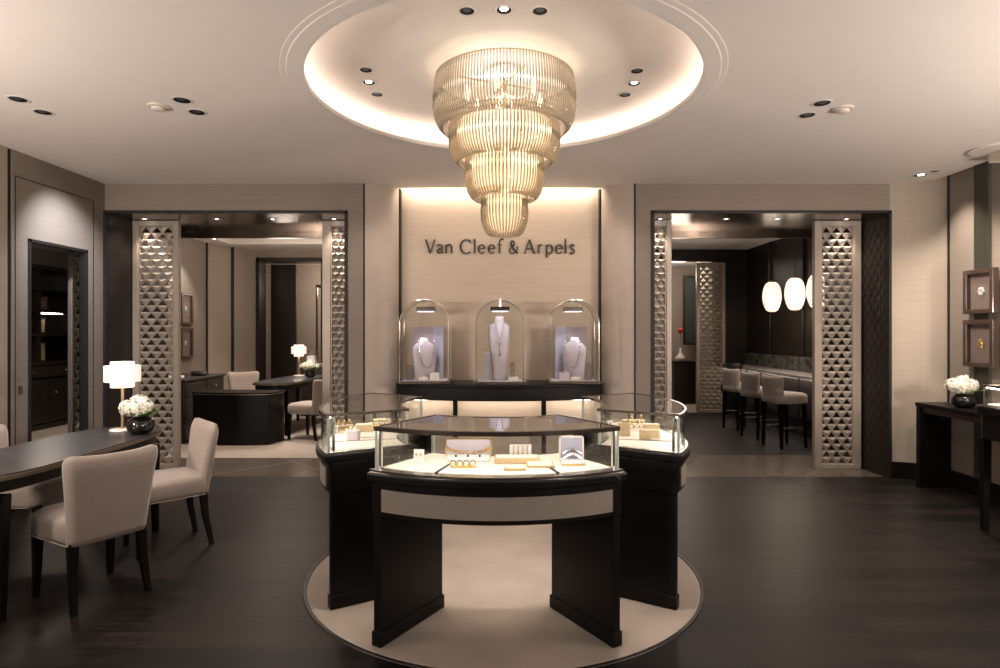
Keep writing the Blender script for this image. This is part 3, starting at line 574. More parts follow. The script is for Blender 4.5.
# ------------------------------------------------------------------ the three curved display cases
KX, KY, OFF = 0.0, 3.85, .9
Zd, Zt = .835, 1.045
def make_case(label):
    t = thing('display_case', label, 'display case', (0,0,0), 0, 'curved glass display cases on the round carpet')
    S = lambda *a, n=28: mesh(sector, *a, n, OFF)
    obj('deck', S(0.5832,1.1324,-33,33,.79,.83), M['black'], t, bevel=.008); 
    bm = B(); sector(bm, 0.6026,1.1081,-32,32,.77,.79,28,OFF); obj('cornice', bm, M['black'], t)
    bm = B(); sector(bm, 1.0692,1.1032,-32,32,.625,.775,28,OFF); sector(bm, 0.6026,0.6318,-32,32,.66,.775,16,OFF); obj('apron', bm, M['black'], t, bevel=.003)
    obj('apron_panel', S(1.1022,1.1091,-29.3,29.3,.648,.752), M['apron'], t)
    for s in (-1,1):
        a = R(31.3*s); mx = Matrix.Translation((0,OFF,0)) @ Matrix.Rotation(a,4,'Z')
        leg = obj('leg', mesh(box, -.022,.022,-1.0935,-0.6026,0,.775, mx), M['black'], t, bevel=.004)
        obj('plinth', mesh(box, -.029,.029,-1.1003,-0.5929,0,.07, mx), M['black'], leg, bevel=.004)
        obj('side_rail', mesh(box, -.026,.026,-1.0984,-0.5832,.625,.785, mx), M['black'], t, bevel=.003)
    bm = B(); sector(bm, 1.0595,1.1178,-32.5,32.5,.83,.842,28,OFF); sector(bm, 0.6221,0.661,-32.5,32.5,.83,.842,20,OFF)
    for s in (-1,1): box(bm, -.012,.012,-1.0886,-0.6415,.83,.842, Matrix.Translation((0,OFF,0)) @ Matrix.Rotation(R(31.6*s),4,'Z'))
    obj('sill', bm, M['chrome'], t)
    for a0, a1 in ((-31,-15.8),(-14.8,14.8),(15.8,31)): obj('display_pad', S(0.661,1.0595,a0,a1,.83,.845), M['cream'], t, bevel=.002)
    for a in (-15.3,15.3): obj('divider', S(0.661,1.0595,a-.5,a+.5,.83,.8455,n=1), M['blk'], t)
    bm = B(); sector(bm, 1.0964,1.1042,-31.5,31.5,.842,Zt-.02,28,OFF); obj('front_glass', bm, M['glass'], t, smooth=False)
    bm = B(); sector(bm, 0.6454,0.6512,-31.5,31.5,.842,Zt-.02,20,OFF); obj('back_glass', bm, M['glass'], t)
    for s in (-1,1):
        mx = Matrix.Translation((0,OFF,0)) @ Matrix.Rotation(R(31.0*s),4,'Z')
        obj('side_glass', mesh(box, -.003,.003,-1.0886,-0.661,.842,Zt-.02, mx), M['glass'], t)
        for y, mm in ((-1.1003,'post'),(-1.0741,'chrome'),(-0.6483,'post')): obj('corner_post', mesh(box, -.007,.007,y-.006,y+.006,.842,Zt-.02, mx), M[mm], t)
    bm = B(); sector(bm, 1.0964,1.1150,-31.4,31.4,Zt-.020,Zt+.002,28,OFF); sector(bm, 0.6337,0.6493,-31.4,31.4,Zt-.014,Zt+.002,20,OFF)
    for s in (-1,1): box(bm, -.006,.006,-1.1032,-0.6415,Zt-.013,Zt+.002, Matrix.Translation((0,OFF,0)) @ Matrix.Rotation(R(31.1*s),4,'Z'))
    obj('top_frame', bm, M['bronze'], t, bevel=.002)
    obj('top_glass', S(0.6474,1.0984,-31,31,Zt-.008,Zt-.001), M['topglass'], t)
    obj('light_strip', S(1.0857,1.0945,-30.4,30.4,Zt-.022,Zt-.010), M['caselight'], t)
    lk = obj('lock', mesh(box, -.012,.012,-1.1353,-1.1275,.80,.815, Matrix.Translation((0,OFF,0)) @ Matrix.Rotation(R(30),4,'Z')), M['chrome'], t)
    return t
c0 = make_case('nearest curved glass display case, facing the viewer, with taupe apron'); c0.location = (KX, KY-.03-OFF, .005)
dup(c0, (.035-OFF, KY, .005), -90, 'left curved glass display case, nearest the salon opening')
dup(c0, (.035+OFF, KY, .005), 90, 'right curved glass display case, nearest the bar opening')

# jewellery in the cases (top of pads at z = .845)
ZP = .8512
def at(px, py, z=ZP): Y = (1.5-z)*609/(py-331); return ((px-497)*Y/609, Y, z)
def stand(px, py, w, h, label, kind, lean=15, rz=0, m='white'):
    x, y, z = at(px, py); t = thing('earring_stand', label, 'jewellery stand', (x,y,z), rz, 'upright jewellery stands')
    mx = Matrix.Rotation(R(-lean),4,'X')
    obj('panel', mesh(box, -w/2,w/2,-.004,.004,0,h, mx), M[m], t, bevel=.001); obj('foot', multibox([(-w/2,w/2,-.02,.03,0,.006)]), M[m], t)
    bm = B()
    for s in (-1,1):
        p = mx @ Vector((s*w*.22,-.008,h*.6)); ball(bm, p, w*.10, 8); q = mx @ Vector((s*w*.22,-.008,h*.42)); tube(bm, [p,q], w*.03, 5)
    obj('earrings', bm, M[kind], t); return t
stand(418.5,462,.052,.062,'white stand with two gold earrings on the near case left pad','gold',12,-8)
stand(484,455,.042,.045,'small grey earring stand beside gold bracelets in near case','bronze',20,0,'lav')
x,y,z = at(397,461); o = tag(obj('acrylic_cube', mesh(box, x-.012,x+.012,y-.012,y+.012,z,z+.026), M['acrylic'], bevel=.002), 'tiny clear cube near left corner of the near case', 'cube')
# necklace tray with mirrored back
x,y,z = at(468,459.5); t = thing('necklace_tray', 'white tray with mirrored upright back and gold necklace in near case', 'jewellery tray', (x,y,z))
obj('back_plate', multibox([(-.115,.115,.05,.058,0,.095)]), M['lav'], t, bevel=.002); obj('plate_rim', multibox([(-.119,-.113,.046,.06,0,.098), (.113,.119,.046,.06,0,.098), (-.119,.119,.046,.06,.093,.099)]), M['gold'], t)
obj('cushion', multibox([(-.11,.11,-.05,.045,0,.018)]), M['white'], t, bevel=.005)
bm = B()
for i in range(23): a = PI*i/22; ball(bm, (-.105*math.cos(a),.04-.012*math.sin(a),.05-.020*math.sin(a)+.004*(i%2)), .007, 6)
obj('gold_necklace', bm, M['gold'], t); bm = B()
for i in (-1,0,1): ball(bm, (i*.06,-.02,.022), .006, 8)
obj('dark_studs', bm, M['blk'], t)
x,y,z = at(463,466); t = thing('bracelet_pad', 'low white pad with row of gold bracelets in near case', 'jewellery pad', (x,y,z))
obj('pad', multibox([(-.06,.06,-.03,.035,0,.02)]), M['white'], t, bevel=.004)
for i in range(4):
    bm = B(); tube(bm, [(-.045+i*.031+.013*math.cos(a*PI/8),-.036,.020+.013*math.sin(a*PI/8)) for a in range(17)], .0035, 5, False); obj('gold_ring', bm, M['gold'], t)
obj('gold_bar', multibox([(-.055,.065,-.045,-.031,0,.006)]), M['gold'], t)
x,y,z = at(520.5,459.5); t = thing('pendant_stand', 'upright pleated white panel with gold pendants in near case', 'jewellery panel', (x,y,z))
obj('panel', multibox([(-.055,.055,0,.008,0,.075)]), M['white'], t, bevel=.002)
obj('panel_foot', multibox([(-.06,.06,-.02,.02,0,.006)]), M['goldtray'], t); bm = B()
for i in range(4): tube(bm, [(-.035+i*.023,-.004,.07),(-.035+i*.023,-.004,.03)], .002, 4); ball(bm, (-.035+i*.023,-.006,.026), .008, 8)
obj('pendants', bm, M['gold'], t)
def tray(px, py, w, d, h, label, rz=0, z=ZP, m='goldtray', inlay='cream', g='champagne jewellery trays'):
    x, y, _ = at(px, py, ZP); t = thing('jewellery_tray', label, 'jewellery tray', (x,y+d/2,z), rz, g)
    obj('tray_body', multibox([(-w/2,w/2,-d/2,d/2,0,h)]), M[m], t, bevel=.002); obj('inlay', multibox([(-w/2+.008,w/2-.008,-d/2+.008,d/2-.008,h,h+.002)]), M[inlay], t); return t
tray(517,464,.22,.09,.028,'oblong champagne tray lying behind the others in near case', 0, ZP)
tray(541,468,.13,.12,.010,'champagne tray at right of the tray cluster in near case', 0, ZP)
tray(515,471,.10,.045,.012,'small champagne tray at front of cluster in near case', 0, ZP)
x,y,z = at(573,465); t = thing('bracelet_box', 'open gold-edged box displaying bracelets at right of near case', 'jewellery box', (x,y,z))
obj('box_base', multibox([(-.055,.055,-.02,.06,0,.02)]), M['white'], t, bevel=.003); obj('box_lid', multibox([(-.055,.055,.06,.068,.0,.125)]), M['lavd'], t)
obj('lid_rim', multibox([(-.06,-.054,.055,.072,0,.13), (.054,.06,.055,.072,0,.13), (-.06,.06,.055,.072,.124,.13)]), M['cream'], t); bm = B()
for k in range(2): tube(bm, [(-.045+.09*i/10,.03+.015*math.sin(i*PI/10)-.02*k,.05+.02*math.sin(i*PI/10)-.022*k) for i in range(11)], .006, 6)
obj('bracelet', bm, M['chrome'], t); obj('base_rim', multibox([(-.058,.058,-.024,-.018,0,.008)]), M['gold'], t)
# left case
gem = at(352.5,441); o = tag(obj('lavender_cube', mesh(box, gem[0]-.033,gem[0]+.033,gem[1]-.0,gem[1]+.066,ZP,ZP+.06), M['lav'], bevel=.006, seg=3), 'plain lavender cube in the left case', 'cube')
tray(363,432,.11,.07,.045,'raised champagne tray behind the lavender cube in left case', 12)
tray(368,438,.09,.06,.01,'flat cream tray in front of raised tray in left case', 12, m='white')
tray(381,425,.12,.06,.035,'champagne tray at the far end of left case', 12)
def bangles(px, py, n, label, rz=0):
    x, y, z = at(px, py); t = thing('bangle_stand', label, 'bangle stand', (x,y,z), rz, 'gold bangle stands')
    obj('bar', multibox([(-.06,.06,-.008,.008,.035,.045), (-.055,-.045,-.02,.02,0,.036), (.045,.055,-.02,.02,0,.036)]), M['cream'], t)
    for i in range(n):
        bm = B(); xx = -.035+.07*i/max(1,n-1); tube(bm, [(xx,.032*math.cos(a*PI/10),.041+.032*math.sin(a*PI/10)) for a in range(21)], .005, 6, False); obj('bangle', bm, M['gold'], t)
bangles(344,432,3,'gold bangles on stand near outer corner of left case',35)
bangles(379,429,3,'gold bangles on stand beside raised tray in left case',10)
stand(404,427,.05,.05,'white jewellery stand at the far end of the left case','bronze',15,10)
# right case
tray(625,436,.07,.05,.075,'upright champagne block at inner end of right case', -10, inlay='goldtray')
tray(651,440,.12,.07,.055,'largest champagne tray block in right case', -14, inlay='goldtray')
tray(652,429,.11,.05,.03,'flat champagne tray behind the large block in right case', -14)
tray(661,441,.10,.05,.008,'low cream tray at the right end of right case', -30, m='white')
bangles(634,430,3,'gold bangles on stand between blocks in right case',-15)
bangles(636,426,2,'gold bangles on stand at back of right case',-15)
stand(609,428,.05,.05,'white jewellery stand at far end of right case','bronze',15,-10)
tray(630,425,.10,.05,.03,'champagne tray at the far end of right case', -10)

# ------------------------------------------------------------------ chandelier
t = thing('chandelier', 'four-tier chandelier of curved clear glass rods hanging in ceiling recess', 'chandelier', (.047,3.85,2.08))
HZ = 2.08
tiers = [([(.432,3.09),(.440,3.03),(.447,2.96),(.447,2.90),(.438,2.84),(.415,2.79),(.385,2.765)],148),
         ([(.335,2.84),(.345,2.78),(.350,2.72),(.347,2.67),(.335,2.62),(.31,2.575),(.285,2.555)],104),
         ([(.242,2.62),(.247,2.55),(.248,2.48),(.244,2.43),(.232,2.38),(.21,2.345),(.185,2.33)],70),
         ([(.143,2.40),(.146,2.33),(.147,2.26),(.143,2.20),(.13,2.155),(.112,2.12),(.09,2.105)],42)]
allrods = []
for ti, (prof, n) in enumerate(tiers):
    bm = B(); r, z = prof[0]; lathe(bm, [(r-.010,z-HZ-.003),(r-.005,z-HZ-.003),(r-.005,z-HZ+.003),(r-.010,z-HZ+.003),(r-.010,z-HZ-.003)], 64); obj('tier_ring', bm, M['brass'], t); bm = B(); r, z = prof[-1]; lathe(bm, [(r-.004,z-HZ+.001),(r+.000,z-HZ+.001),(r+.000,z-HZ+.004),(r-.004,z-HZ+.004),(r-.004,z-HZ+.001)], 64); obj('tier_ring', bm, M['brass'], t)
    for i in range(n):
        a = 2*PI*(i+.5)/n; allrods.append((-math.sin(a)*-1 if False else math.sin(a), -math.cos(a), ti, prof))
allrods.sort(key=lambda q: (q[1] > -.15, q[2] if q[1] <= -.15 else 9, q[1]))
bm = B()
def rod(bm, sx, sy, prof): tube(bm, [(r*sx, r*sy, z-HZ) for r, z in prof], .0055, 8)
for k, (sx, sy, ti, prof) in enumerate(allrods):
    if k < 100:
        b2 = B(); rod(b2, sx, sy, prof); obj('glass_rod', b2, M['rod'], t, smooth=True)
    else: rod(bm, sx, sy, prof)
for z0, z1, r in ((2.585,2.80,.300),(2.36,2.57,.205),(2.13,2.34,.112)):     # added frosted cylinders: soft glow behind the front rods of the lower tiers
    b2 = B(); lathe(b2, [(.001,z0-HZ),(r*.8,z0-HZ),(r,z0+.03-HZ),(r,z1-HZ)], 40); obj('added_diffuser', b2, M['frost'], t, smooth=True)
o = obj('glass_rods', bm, M['rod'], t, smooth=True); o['kind'] = 'stuff'
bm = B(); lathe(bm, [(.0005,RC-HZ-.001),(.10,RC-HZ-.001),(.10,3.14-HZ),(.03,3.10-HZ),(.0005,3.10-HZ)], 32); obj('ceiling_plate', bm, M['recess'], t)
bm = B(); tube(bm, [(0,0,3.09-HZ),(0,0,.08)], .012, 8)
for z in (.98,.72,.50,.28):
    for a in range(4): tube(bm, [(0,0,z),((.30 if z > .9 else .2 if z > .6 else .12 if z > .4 else .08)*math.cos(a*PI/2+.4),(.30 if z > .9 else .2 if z > .6 else .12 if z > .4 else .08)*math.sin(a*PI/2+.4),z)], .006, 5)
obj('stem', bm, M['brass'], t)
for z, r, n in ((.90,.24,6),(.64,.17,4),(.42,.09,3),(.17,.0,1)):
    for i in range(n):
        a = 2*PI*i/n+.3; bm = B(); lathe(bm, [(.006,-.05),(.014,-.035),(.016,0),(.012,.035),(.006,.05)], 10, (r*math.cos(a), r*math.sin(a), z), True); obj('bulb', bm, M['bulb'], t, smooth=True)
light('POINT', (.047,3.85,2.98), 10, (1,.82,.64), .02)
light('POINT', (.047,3.85,2.70), 9, (1,.82,.64), .05); light('POINT', (.047,3.85,2.46), 5, (1,.82,.64), .04); light('POINT', (.047,3.85,2.24), 1.8, (1,.82,.64), .03)

# ------------------------------------------------------------------ tables, chairs, lamps, flowers
def superoval(a, b, e, n=64): return [(a*math.copysign(abs(math.cos(2*PI*i/n))**e, math.cos(2*PI*i/n)), b*math.copysign(abs(math.sin(2*PI*i/n))**e, math.sin(2*PI*i/n))) for i in range(n)]
def make_table(label):
    t = thing('oval_table', label, 'table', (0,0,0), 0, 'oval consultation tables')
    obj('tabletop', mesh(prism, superoval(.325,.86,.55), .735,.76), M['tabletop'], t)
    obj('edge_band', mesh(prism, superoval(.332,.867,.55), .728,.752), M['rim'], t, bevel=.003)
    obj('apron', mesh(prism, superoval(.30,.835,.55), .665,.729), M['black'], t)
    obj('drawer_front', multibox([(.285,.305,-.25,.25,.672,.72)]), M['black'], t, bevel=.003)
    for sx in (-1,1):
        for sy in (-1,1):
            bm = B(); leg_box(bm, (sx*.23,sy*.70,.65), (sx*.235,sy*.715,0), .030,.019); obj('leg', bm, M['chairleg'], t, bevel=.004)
    return t
tb = make_table('dark oval table with slate top in the left foreground'); tb.location = (-2.80,3.86,0)
dup(tb, (-3.17,9.45,0), -6, 'distant oval table with shining top in the salon')
def make_chair(label):
    t = thing('upholstered_chair', label, 'chair', (0,0,0), 0, 'taupe upholstered side chairs')
    obj('seat', seat_mesh(.40,.47,-.21,.25,.36,.485), M['cloth'], t, smooth=True)
    obj('backrest', back_mesh(.405,.50,.355,.832,-.215,.17,.07,.035), M['cloth'], t, smooth=True)
    bm = B(); tube(bm, [(-.21,.205,.36),(.15,.235,.362),(.24,.12,.362),(.25,0,.362),(.24,-.12,.362),(.15,-.235,.362),(-.21,-.205,.36)], .0035, 5); obj('piping', bm, M['cloth'], t)
    for s in (-1,1):
        bm = B(); leg_box(bm, (.19,s*.19,.37), (.20,s*.195,0), .024,.014); obj('leg', bm, M['chairleg'], t)
        bm = B(); loft(bm, [[(x+i*w, s*y+j*w, z) for i, j in ((-1,-1),(1,-1),(1,1),(-1,1))] for x, y, z, w in ((-.20,.175,.37,.023),(-.215,.18,.2,.019),(-.255,.19,0,.014))]); obj('leg', bm, M['chairleg'], t, smooth=False)
    return t
ch = make_chair('taupe chair in the left foreground, its back turned to the viewer'); ch.location = (-2.335,3.50,0); ch.rotation_euler = (0,0,R(147))
dup(ch, (-2.33,4.27,0), 222, 'taupe chair at the far right end of foreground table, seen side-on')
dup(ch, (-3.20,4.12,0), 8, 'taupe chair across the foreground table, mostly hidden at left edge')
dup(ch, (-2.63,8.56,0), 158, 'taupe chair in the salon with its brown back towards the showroom')
dup(ch, (-3.98,9.66,0), -58, 'taupe chair in the salon behind the black reception desk')
def make_lamp(label):
    t = thing('table_lamp', label, 'table lamp', (0,0,0), 0, 'tiered drum table lamps')
    bm = B(); lathe(bm, [(.001,0),(.085,0),(.088,.006),(.08,.014),(.012,.018),(.001,.018)], 32); obj('base', bm, M['ivory'], t, smooth=True)
    bm = B(); tube(bm, [(0,0,.015),(0,0,.46)], .011, 10); obj('pole', bm, M['brass'], t)
    for r, z0, z1, n in ((.120,.365,.482,'drum_shade'),(.079,.475,.512,'upper_shade'),(.079,.322,.372,'lower_shade')):
        bm = B(); lathe(bm, [(r-.004,z0),(r,z0),(r,z1),(r-.004,z1),(r-.004,z0)], 40); obj(n, bm, M['shade'], t, smooth=False)
    bm = B(); lathe(bm, [(.001,.508),(.076,.508)], 32); obj('diffuser', bm, M['shade'], t)
    return t
lp = make_lamp('lit three-tier drum lamp on the foreground table'); lp.location = (-2.78,4.52,.7605)
dup(lp, (-3.26,10.02,.7605), 0, 'lit three-tier drum lamp on the distant salon table')
light('POINT', (-2.78,4.52,1.17), 1.3, size=.05); light('POINT', (-3.26,10.02,1.1), 2, size=.05)
def flowers(label, loc, s=1.0, n=6, seed=1):
    rr = random.Random(seed); t = thing('flower_bowl', label, 'flower arrangement', loc, 0, 'black bowls of white flowers')
    bm = B(); lathe(bm, [(.001,0),(.05*s,.0),(.075*s,.02*s),(.088*s,.05*s),(.08*s,.09*s),(.062*s,.105*s),(.057*s,.10*s),(.06*s,.06*s),(.001,.055*s)], 28); obj('bowl', bm, M['bowl'], t, smooth=True)
    for i in range(n):
        a = 2*PI*i/n+.5; c = Vector((.060*s*math.cos(a)-.018*s, .05*s*math.sin(a), (.165+.012*rr.random())*s)) if i else Vector((-.01*s,0,.205*s)); r0 = .056*s
        bm = B(); ball(bm, c, r0*.8, 8)
        for k in range(70):
            d = Vector((rr.gauss(0,1), rr.gauss(0,1), rr.gauss(0,1)+.3)).normalized(); p = c+d*r0*(.85+.2*rr.random()); u = d.orthogonal().normalized(); u = (Matrix.Rotation(rr.random()*6,3,d) @ u); w = d.cross(u); q = .016*s
            vs = [bm.verts.new(p+u*q*x+w*q*y+d*zz*s) for x, y, zz in ((-1,0,.002),(0,-.8,-.003),(1,0,.004),(0,.8,-.002))]; bm.faces.new(vs)
        obj('blossom', bm, M['petal'], t)
    for k in range(9):
        a = -1.0+2.2*k/8+rr.uniform(-.2,.2); L = (.075+.04*rr.random())*s; b0 = Vector((.045*s*math.cos(a), .045*s*math.sin(a)-.01, .12*s)); d = Vector((math.cos(a), math.sin(a), .35+.5*rr.random())).normalized(); w = d.cross(Vector((0,0,1))).normalized()
        if k > 6: b0 = Vector((0,-.06*s,.13*s)); d = Vector((.3*(k-7.5),-.5,.4)).normalized(); w = Vector((1,0,0)); L *= .6
        bm = B(); cs = [(0,.004),(.3,.022),(.6,.024),(1,.001)]; A_ = [bm.verts.new(b0+d*L*f+w*x*s+Vector((0,0,-.02*f*f*s))) for f, x in cs]; B_ = [bm.verts.new(b0+d*L*f-w*x*s+Vector((0,0,-.02*f*f*s))) for f, x in cs]; C_ = [bm.verts.new(b0+d*L*f+Vector((0,0,-.02*f*f*s-.006))) for f, x in cs]
        for i in range(3): bm.faces.new((A_[i],A_[i+1],C_[i+1],C_[i])); bm.faces.new((C_[i],C_[i+1],B_[i+1],B_[i]))
        obj('leaf', bm, M['leaf'], t, smooth=True)
flowers('black bowl of white hydrangeas beside the lamp on foreground table', (-2.575,4.40,.7605), 1.08, 7, 3)
flowers('black round bowl of white flowers on the console at right wall', (4.18,5.45,.8155), 1.12, 7, 5)
flowers('dark vase of white flowers on the distant salon table', (-2.99,9.75,.7605), 1.05, 6, 8)

# salon: reception desk, sideboard
t = thing('reception_desk', 'low bow-fronted black reception desk in the salon', 'desk', (-3.42,8.2,0))
pts = [(-.62,-.12)]+[(-.62+1.04*i/20, -.12-.10*math.sin(PI*i/20*.78)) for i in range(1,21)]+[(.47,.0),(.495,.08),(.50,.16),(-.62,.26)]
obj('body', mesh(prism, pts, 0, .66), M['black'], t, bevel=.006); obj('desk_top', mesh(prism, [(x*1.02,y*1.04) for x, y in pts], .667,.69), M['black'], t, bevel=.006); obj('metal_edge', mesh(prism, [(x*1.012,y*1.024) for x, y in pts], .66,.667), M['brass'], t)
t = thing('sideboard', 'dark sideboard against the woven wall at the left of salon', 'sideboard', (-4.55,8.7,0))
obj('body', multibox([(-.38,.38,-.6,.6,0,.82)]), M['cabinet'], t, bevel=.008); obj('sideboard_top', multibox([(-.39,.40,-.62,.62,.82,.85)]), M['leather'], t, bevel=.006)
for k in (-1,1):
    dr = obj('drawer', multibox([(.38,.39,k*.3-.26,k*.3+.26,.60,.79)]), M['cabinet'], t, bevel=.004); bm = B(); ball(bm, (.40,k*.3,.7), .013, 8); obj('knob', bm, M['chrome'], dr)
struct('trim_12', multibox([(4.57,4.598,y,y+.06,1.115,3.0) for y in (8.2,9.1,10.2)]), M['portal'], bevel=.004)
bm = B()
for i in range(5): lathe(bm, [(.001,0),(.06,0),(.075,.02),(.055,.045),(.001,.05)], 14, (random.uniform(-.08,.08), random.uniform(-.14,.14), .003*i), sx=1.3)
o = tag(obj('dark_cloth', bm, M['blk'], smooth=True), 'crumpled black cloth lying on the salon sideboard', 'cloth'); o.location = (-4.35,9.0,.851)
o = tag(obj('white_tray', multibox([(-.1,.1,-.12,.12,0,.035)]), M['white'], bevel=.008), 'low white tray on the near end of the salon sideboard', 'tray'); o.location = (-4.42,8.3,.851)
# framed jewel boxes on walls
def wall_frame(loc, rz, w, h, label, g, kind=0):
    t = thing('jewel_shadow_box', label, 'framed display', loc, rz, g)
    f = .04; D_ = .055
    obj('frame', multibox([(-w/2,-w/2+f,-D_,0,0,h), (w/2-f,w/2,-D_,0,0,h), (-w/2+f,w/2-f,-D_,0,0,f), (-w/2+f,w/2-f,-D_,0,h-f,h)]), M['frame'], t, bevel=.004)
    obj('mount', multibox([(-w/2+f,w/2-f,-.012,0,f,h-f)]), M['mount'], t)
    bm = B(); rr = random.Random(kind)
    for k in range(6):
        a = 2*PI*k/6+.3*kind; c = (.022*math.cos(a), -.02, h/2+.026*math.sin(a)); ball(bm, c, .013+.004*rr.random(), 6)
    tube(bm, [(0,-.02,h/2+.03),(.01,-.02,h/2-.045)], .005, 5); obj('brooch', bm, M['white'] if kind != 1 else M['gold'], t)
    obj('glass', multibox([(-w/2+f,w/2-f,-D_+.012,-D_+.014,f,h-f)]), M['glass'], t)
wall_frame((RX-.026,5.42,1.655), -90, .34,.395,'upper dark framed brooch display on the right wall','frames on the right wall',0)
wall_frame((RX-.026,5.42,1.18), -90, .34,.42,'lower dark framed brooch display on the right wall','frames on the right wall',1)
wall_frame((-4.948,9.64,1.60), 90, .36,.50,'upper dark framed display on the salon left wall','frames on the salon wall',2)
wall_frame((-4.948,9.64,1.07), 90, .36,.48,'lower dark framed display on the salon left wall','frames on the salon wall',3)
# distant lit case in salon
t = thing('glass_case', 'small white lit glass case on dark stand beyond the salon table', 'display case', (-3.30,10.85,0))
obj('stand', multibox([(-.16,.16,-.15,.15,0,.86)]), M['cabinet'], t, bevel=.005); obj('case_base', multibox([(-.17,.17,-.16,.16,.86,.92)]), M['white'], t, bevel=.004)
bm = B(); lathe(bm, [(.13,.0),(.13,.16),(.11,.21),(.05,.235),(.001,.24)], 24, (0,0,.92)); obj('glass_cover', bm, M['glass2'], t, smooth=True); obj('jewel_block', multibox([(-.07,.07,-.06,.06,.92,1.06)]), M['white'], t)
t = thing('glass_door', 'bronze framed glass door leaf in the far salon opening', 'door', (-3.36,11.85,0))
obj('frame', multibox([(-.16,-.13,-.02,.02,0,2.4), (.13,.16,-.02,.02,0,2.4), (-.13,.13,-.02,.02,2.34,2.4), (-.13,.13,-.02,.02,0,.9)]), M['bronze'], t); obj('glass', multibox([(-.13,.13,-.004,.004,.9,2.34)]), M['glass2'], t)
# cabinet seen through the narrow doorway
t = thing('tall_cabinet', 'tall espresso shelf cabinet seen through the narrow left doorway', 'cabinet', (-7.1,9.6,0))
obj('carcass', multibox([(-.2,-.15,-1.6,1.2,0,2.5), (-.15,.2,-1.6,-1.56,0,2.5), (-.15,.2,1.16,1.2,0,2.5), (-.15,.2,-.42,-.38,1.0,2.5), (-.15,.2,.42,.46,1.0,2.5), (-.15,.2,-1.6,1.2,2.44,2.5), (-.15,.18,-1.56,1.16,0,.08), (-.15,.2,-1.56,1.16,.98,1.02)]), M['cabinet'], t)
for z in (1.42,1.78,2.12): obj('shelf', multibox([(-.15,.18,-1.56,1.16,z,z+.025)]), M['cabinet'], t)
obj('shelf_light', multibox([(.16,.18,-.34,.10,1.762,1.778)]), M['strip'], t)
for i in range(4):
    y0 = -1.55+i*.68; dd = obj('door', multibox([(.18,.2,y0,y0+.66,.1,.76)]), M['cabinet'], t, bevel=.006); obj('door_panel', multibox([(.2,.206,y0+.08,y0+.58,.18,.68)]), M['cabinet'], dd, bevel=.004); bm = B(); ball(bm, (.215,y0+.10,.55), .02, 8); obj('knob', bm, M['chrome'], dd)
    dr = obj('drawer', multibox([(.18,.2,y0,y0+.66,.79,.96)]), M['cabinet'], t, bevel=.006); bm = B(); ball(bm, (.215,y0+.33,.875), .015, 8); obj('knob', bm, M['chrome'], dr)
for z, h, n, m, l, yy in ((1.806,.24,'picture_card','photo','colourful picture card on the upper cabinet shelf',-.20),(1.446,.26,'photo_frame','warmcard','small bronze photo frame on the middle cabinet shelf',-.25),(1.021,.32,'art_card','warmcard','tall bronze toned card on the lowest open cabinet shelf',-.25)):
    o = thing(n, l, 'picture', (-7.02,9.6+yy,z), 90); obj('border', multibox([(-.11,.11,-.012,.0,0,h)]), M['bronze'], o); obj('picture', multibox([(-.08,.08,-.016,-.012,.03,h-.03)]), M[m], o)

# right wall console and glass case
t = thing('wall_console', 'dark console with solid side panel against the right wall', 'console', (4.19,5.2,0))
obj('console_top', multibox([(-.155,.15,-1.0,.68,.775,.815)]), M['black'], t, bevel=.006); obj('side_panel', multibox([(-.15,.15,.62,.67,0,.775)]), M['black'], t, bevel=.004); obj('side_panel', multibox([(-.15,.15,-1.0,-.95,0,.775)]), M['black'], t, bevel=.004); obj('rail', multibox([(-.12,-.09,-.95,.62,.72,.775)]), M['frame'], t)
t = thing('corner_display_case', 'dark legged glass display case with rounded corners at right edge', 'display case', (3.91,4.29,0), 0)
def rr_poly(a, b, r, n=6):
    out = []
    for cx_, cy_, a0 in ((a-r,b-r,0),(-a+r,b-r,90),(-a+r,-b+r,180),(a-r,-b+r,270)):
        out += [(cx_+r*math.cos(R(a0+90*i/n)), cy_+r*math.sin(R(a0+90*i/n))) for i in range(n+1)]
    return out
obj('deck', mesh(prism, rr_poly(.33,.36,.14), .88,.945), M['black'], t, bevel=.008); obj('apron', mesh(prism, rr_poly(.30,.33,.12), .70,.88), M['black'], t)
obj('display_pad', mesh(prism, rr_poly(.27,.30,.11), .945,.955), M['cream'], t); obj('sill', mesh(prism, rr_poly(.30,.33,.12), .943,.95), M['chrome'], t)
bm = B(); pl = rr_poly(.29,.32,.12); a_ = [bm.verts.new((x,y,.95)) for x,y in pl]; b_ = [bm.verts.new((x,y,1.09)) for x,y in pl]
for i in range(len(pl)): bm.faces.new((a_[i],a_[(i+1)%len(pl)],b_[(i+1)%len(pl)],b_[i]))
obj('glass_wall', bm, M['glass2'], t, smooth=True); obj('glass_top', mesh(prism, rr_poly(.288,.318,.12), 1.088,1.092), M['glass'], t)
bm = B(); tube(bm, [(x,y,1.093) for x,y in pl+pl[:1]], .010, 6, False); obj('top_frame', bm, M['bronze'], t)
bm = B(); tube(bm, [(x*.95,y*.95,1.078) for x,y in pl+pl[:1]], .004, 5, False); obj('light_strip', bm, M['caselight'], t)
for sx in (-1,1):
    for sy in (-1,1): bm = B(); leg_box(bm, (sx*.25,sy*.28,.70), (sx*.25,sy*.28,0), .028,.02); obj('leg', bm, M['black'], t, bevel=.003)

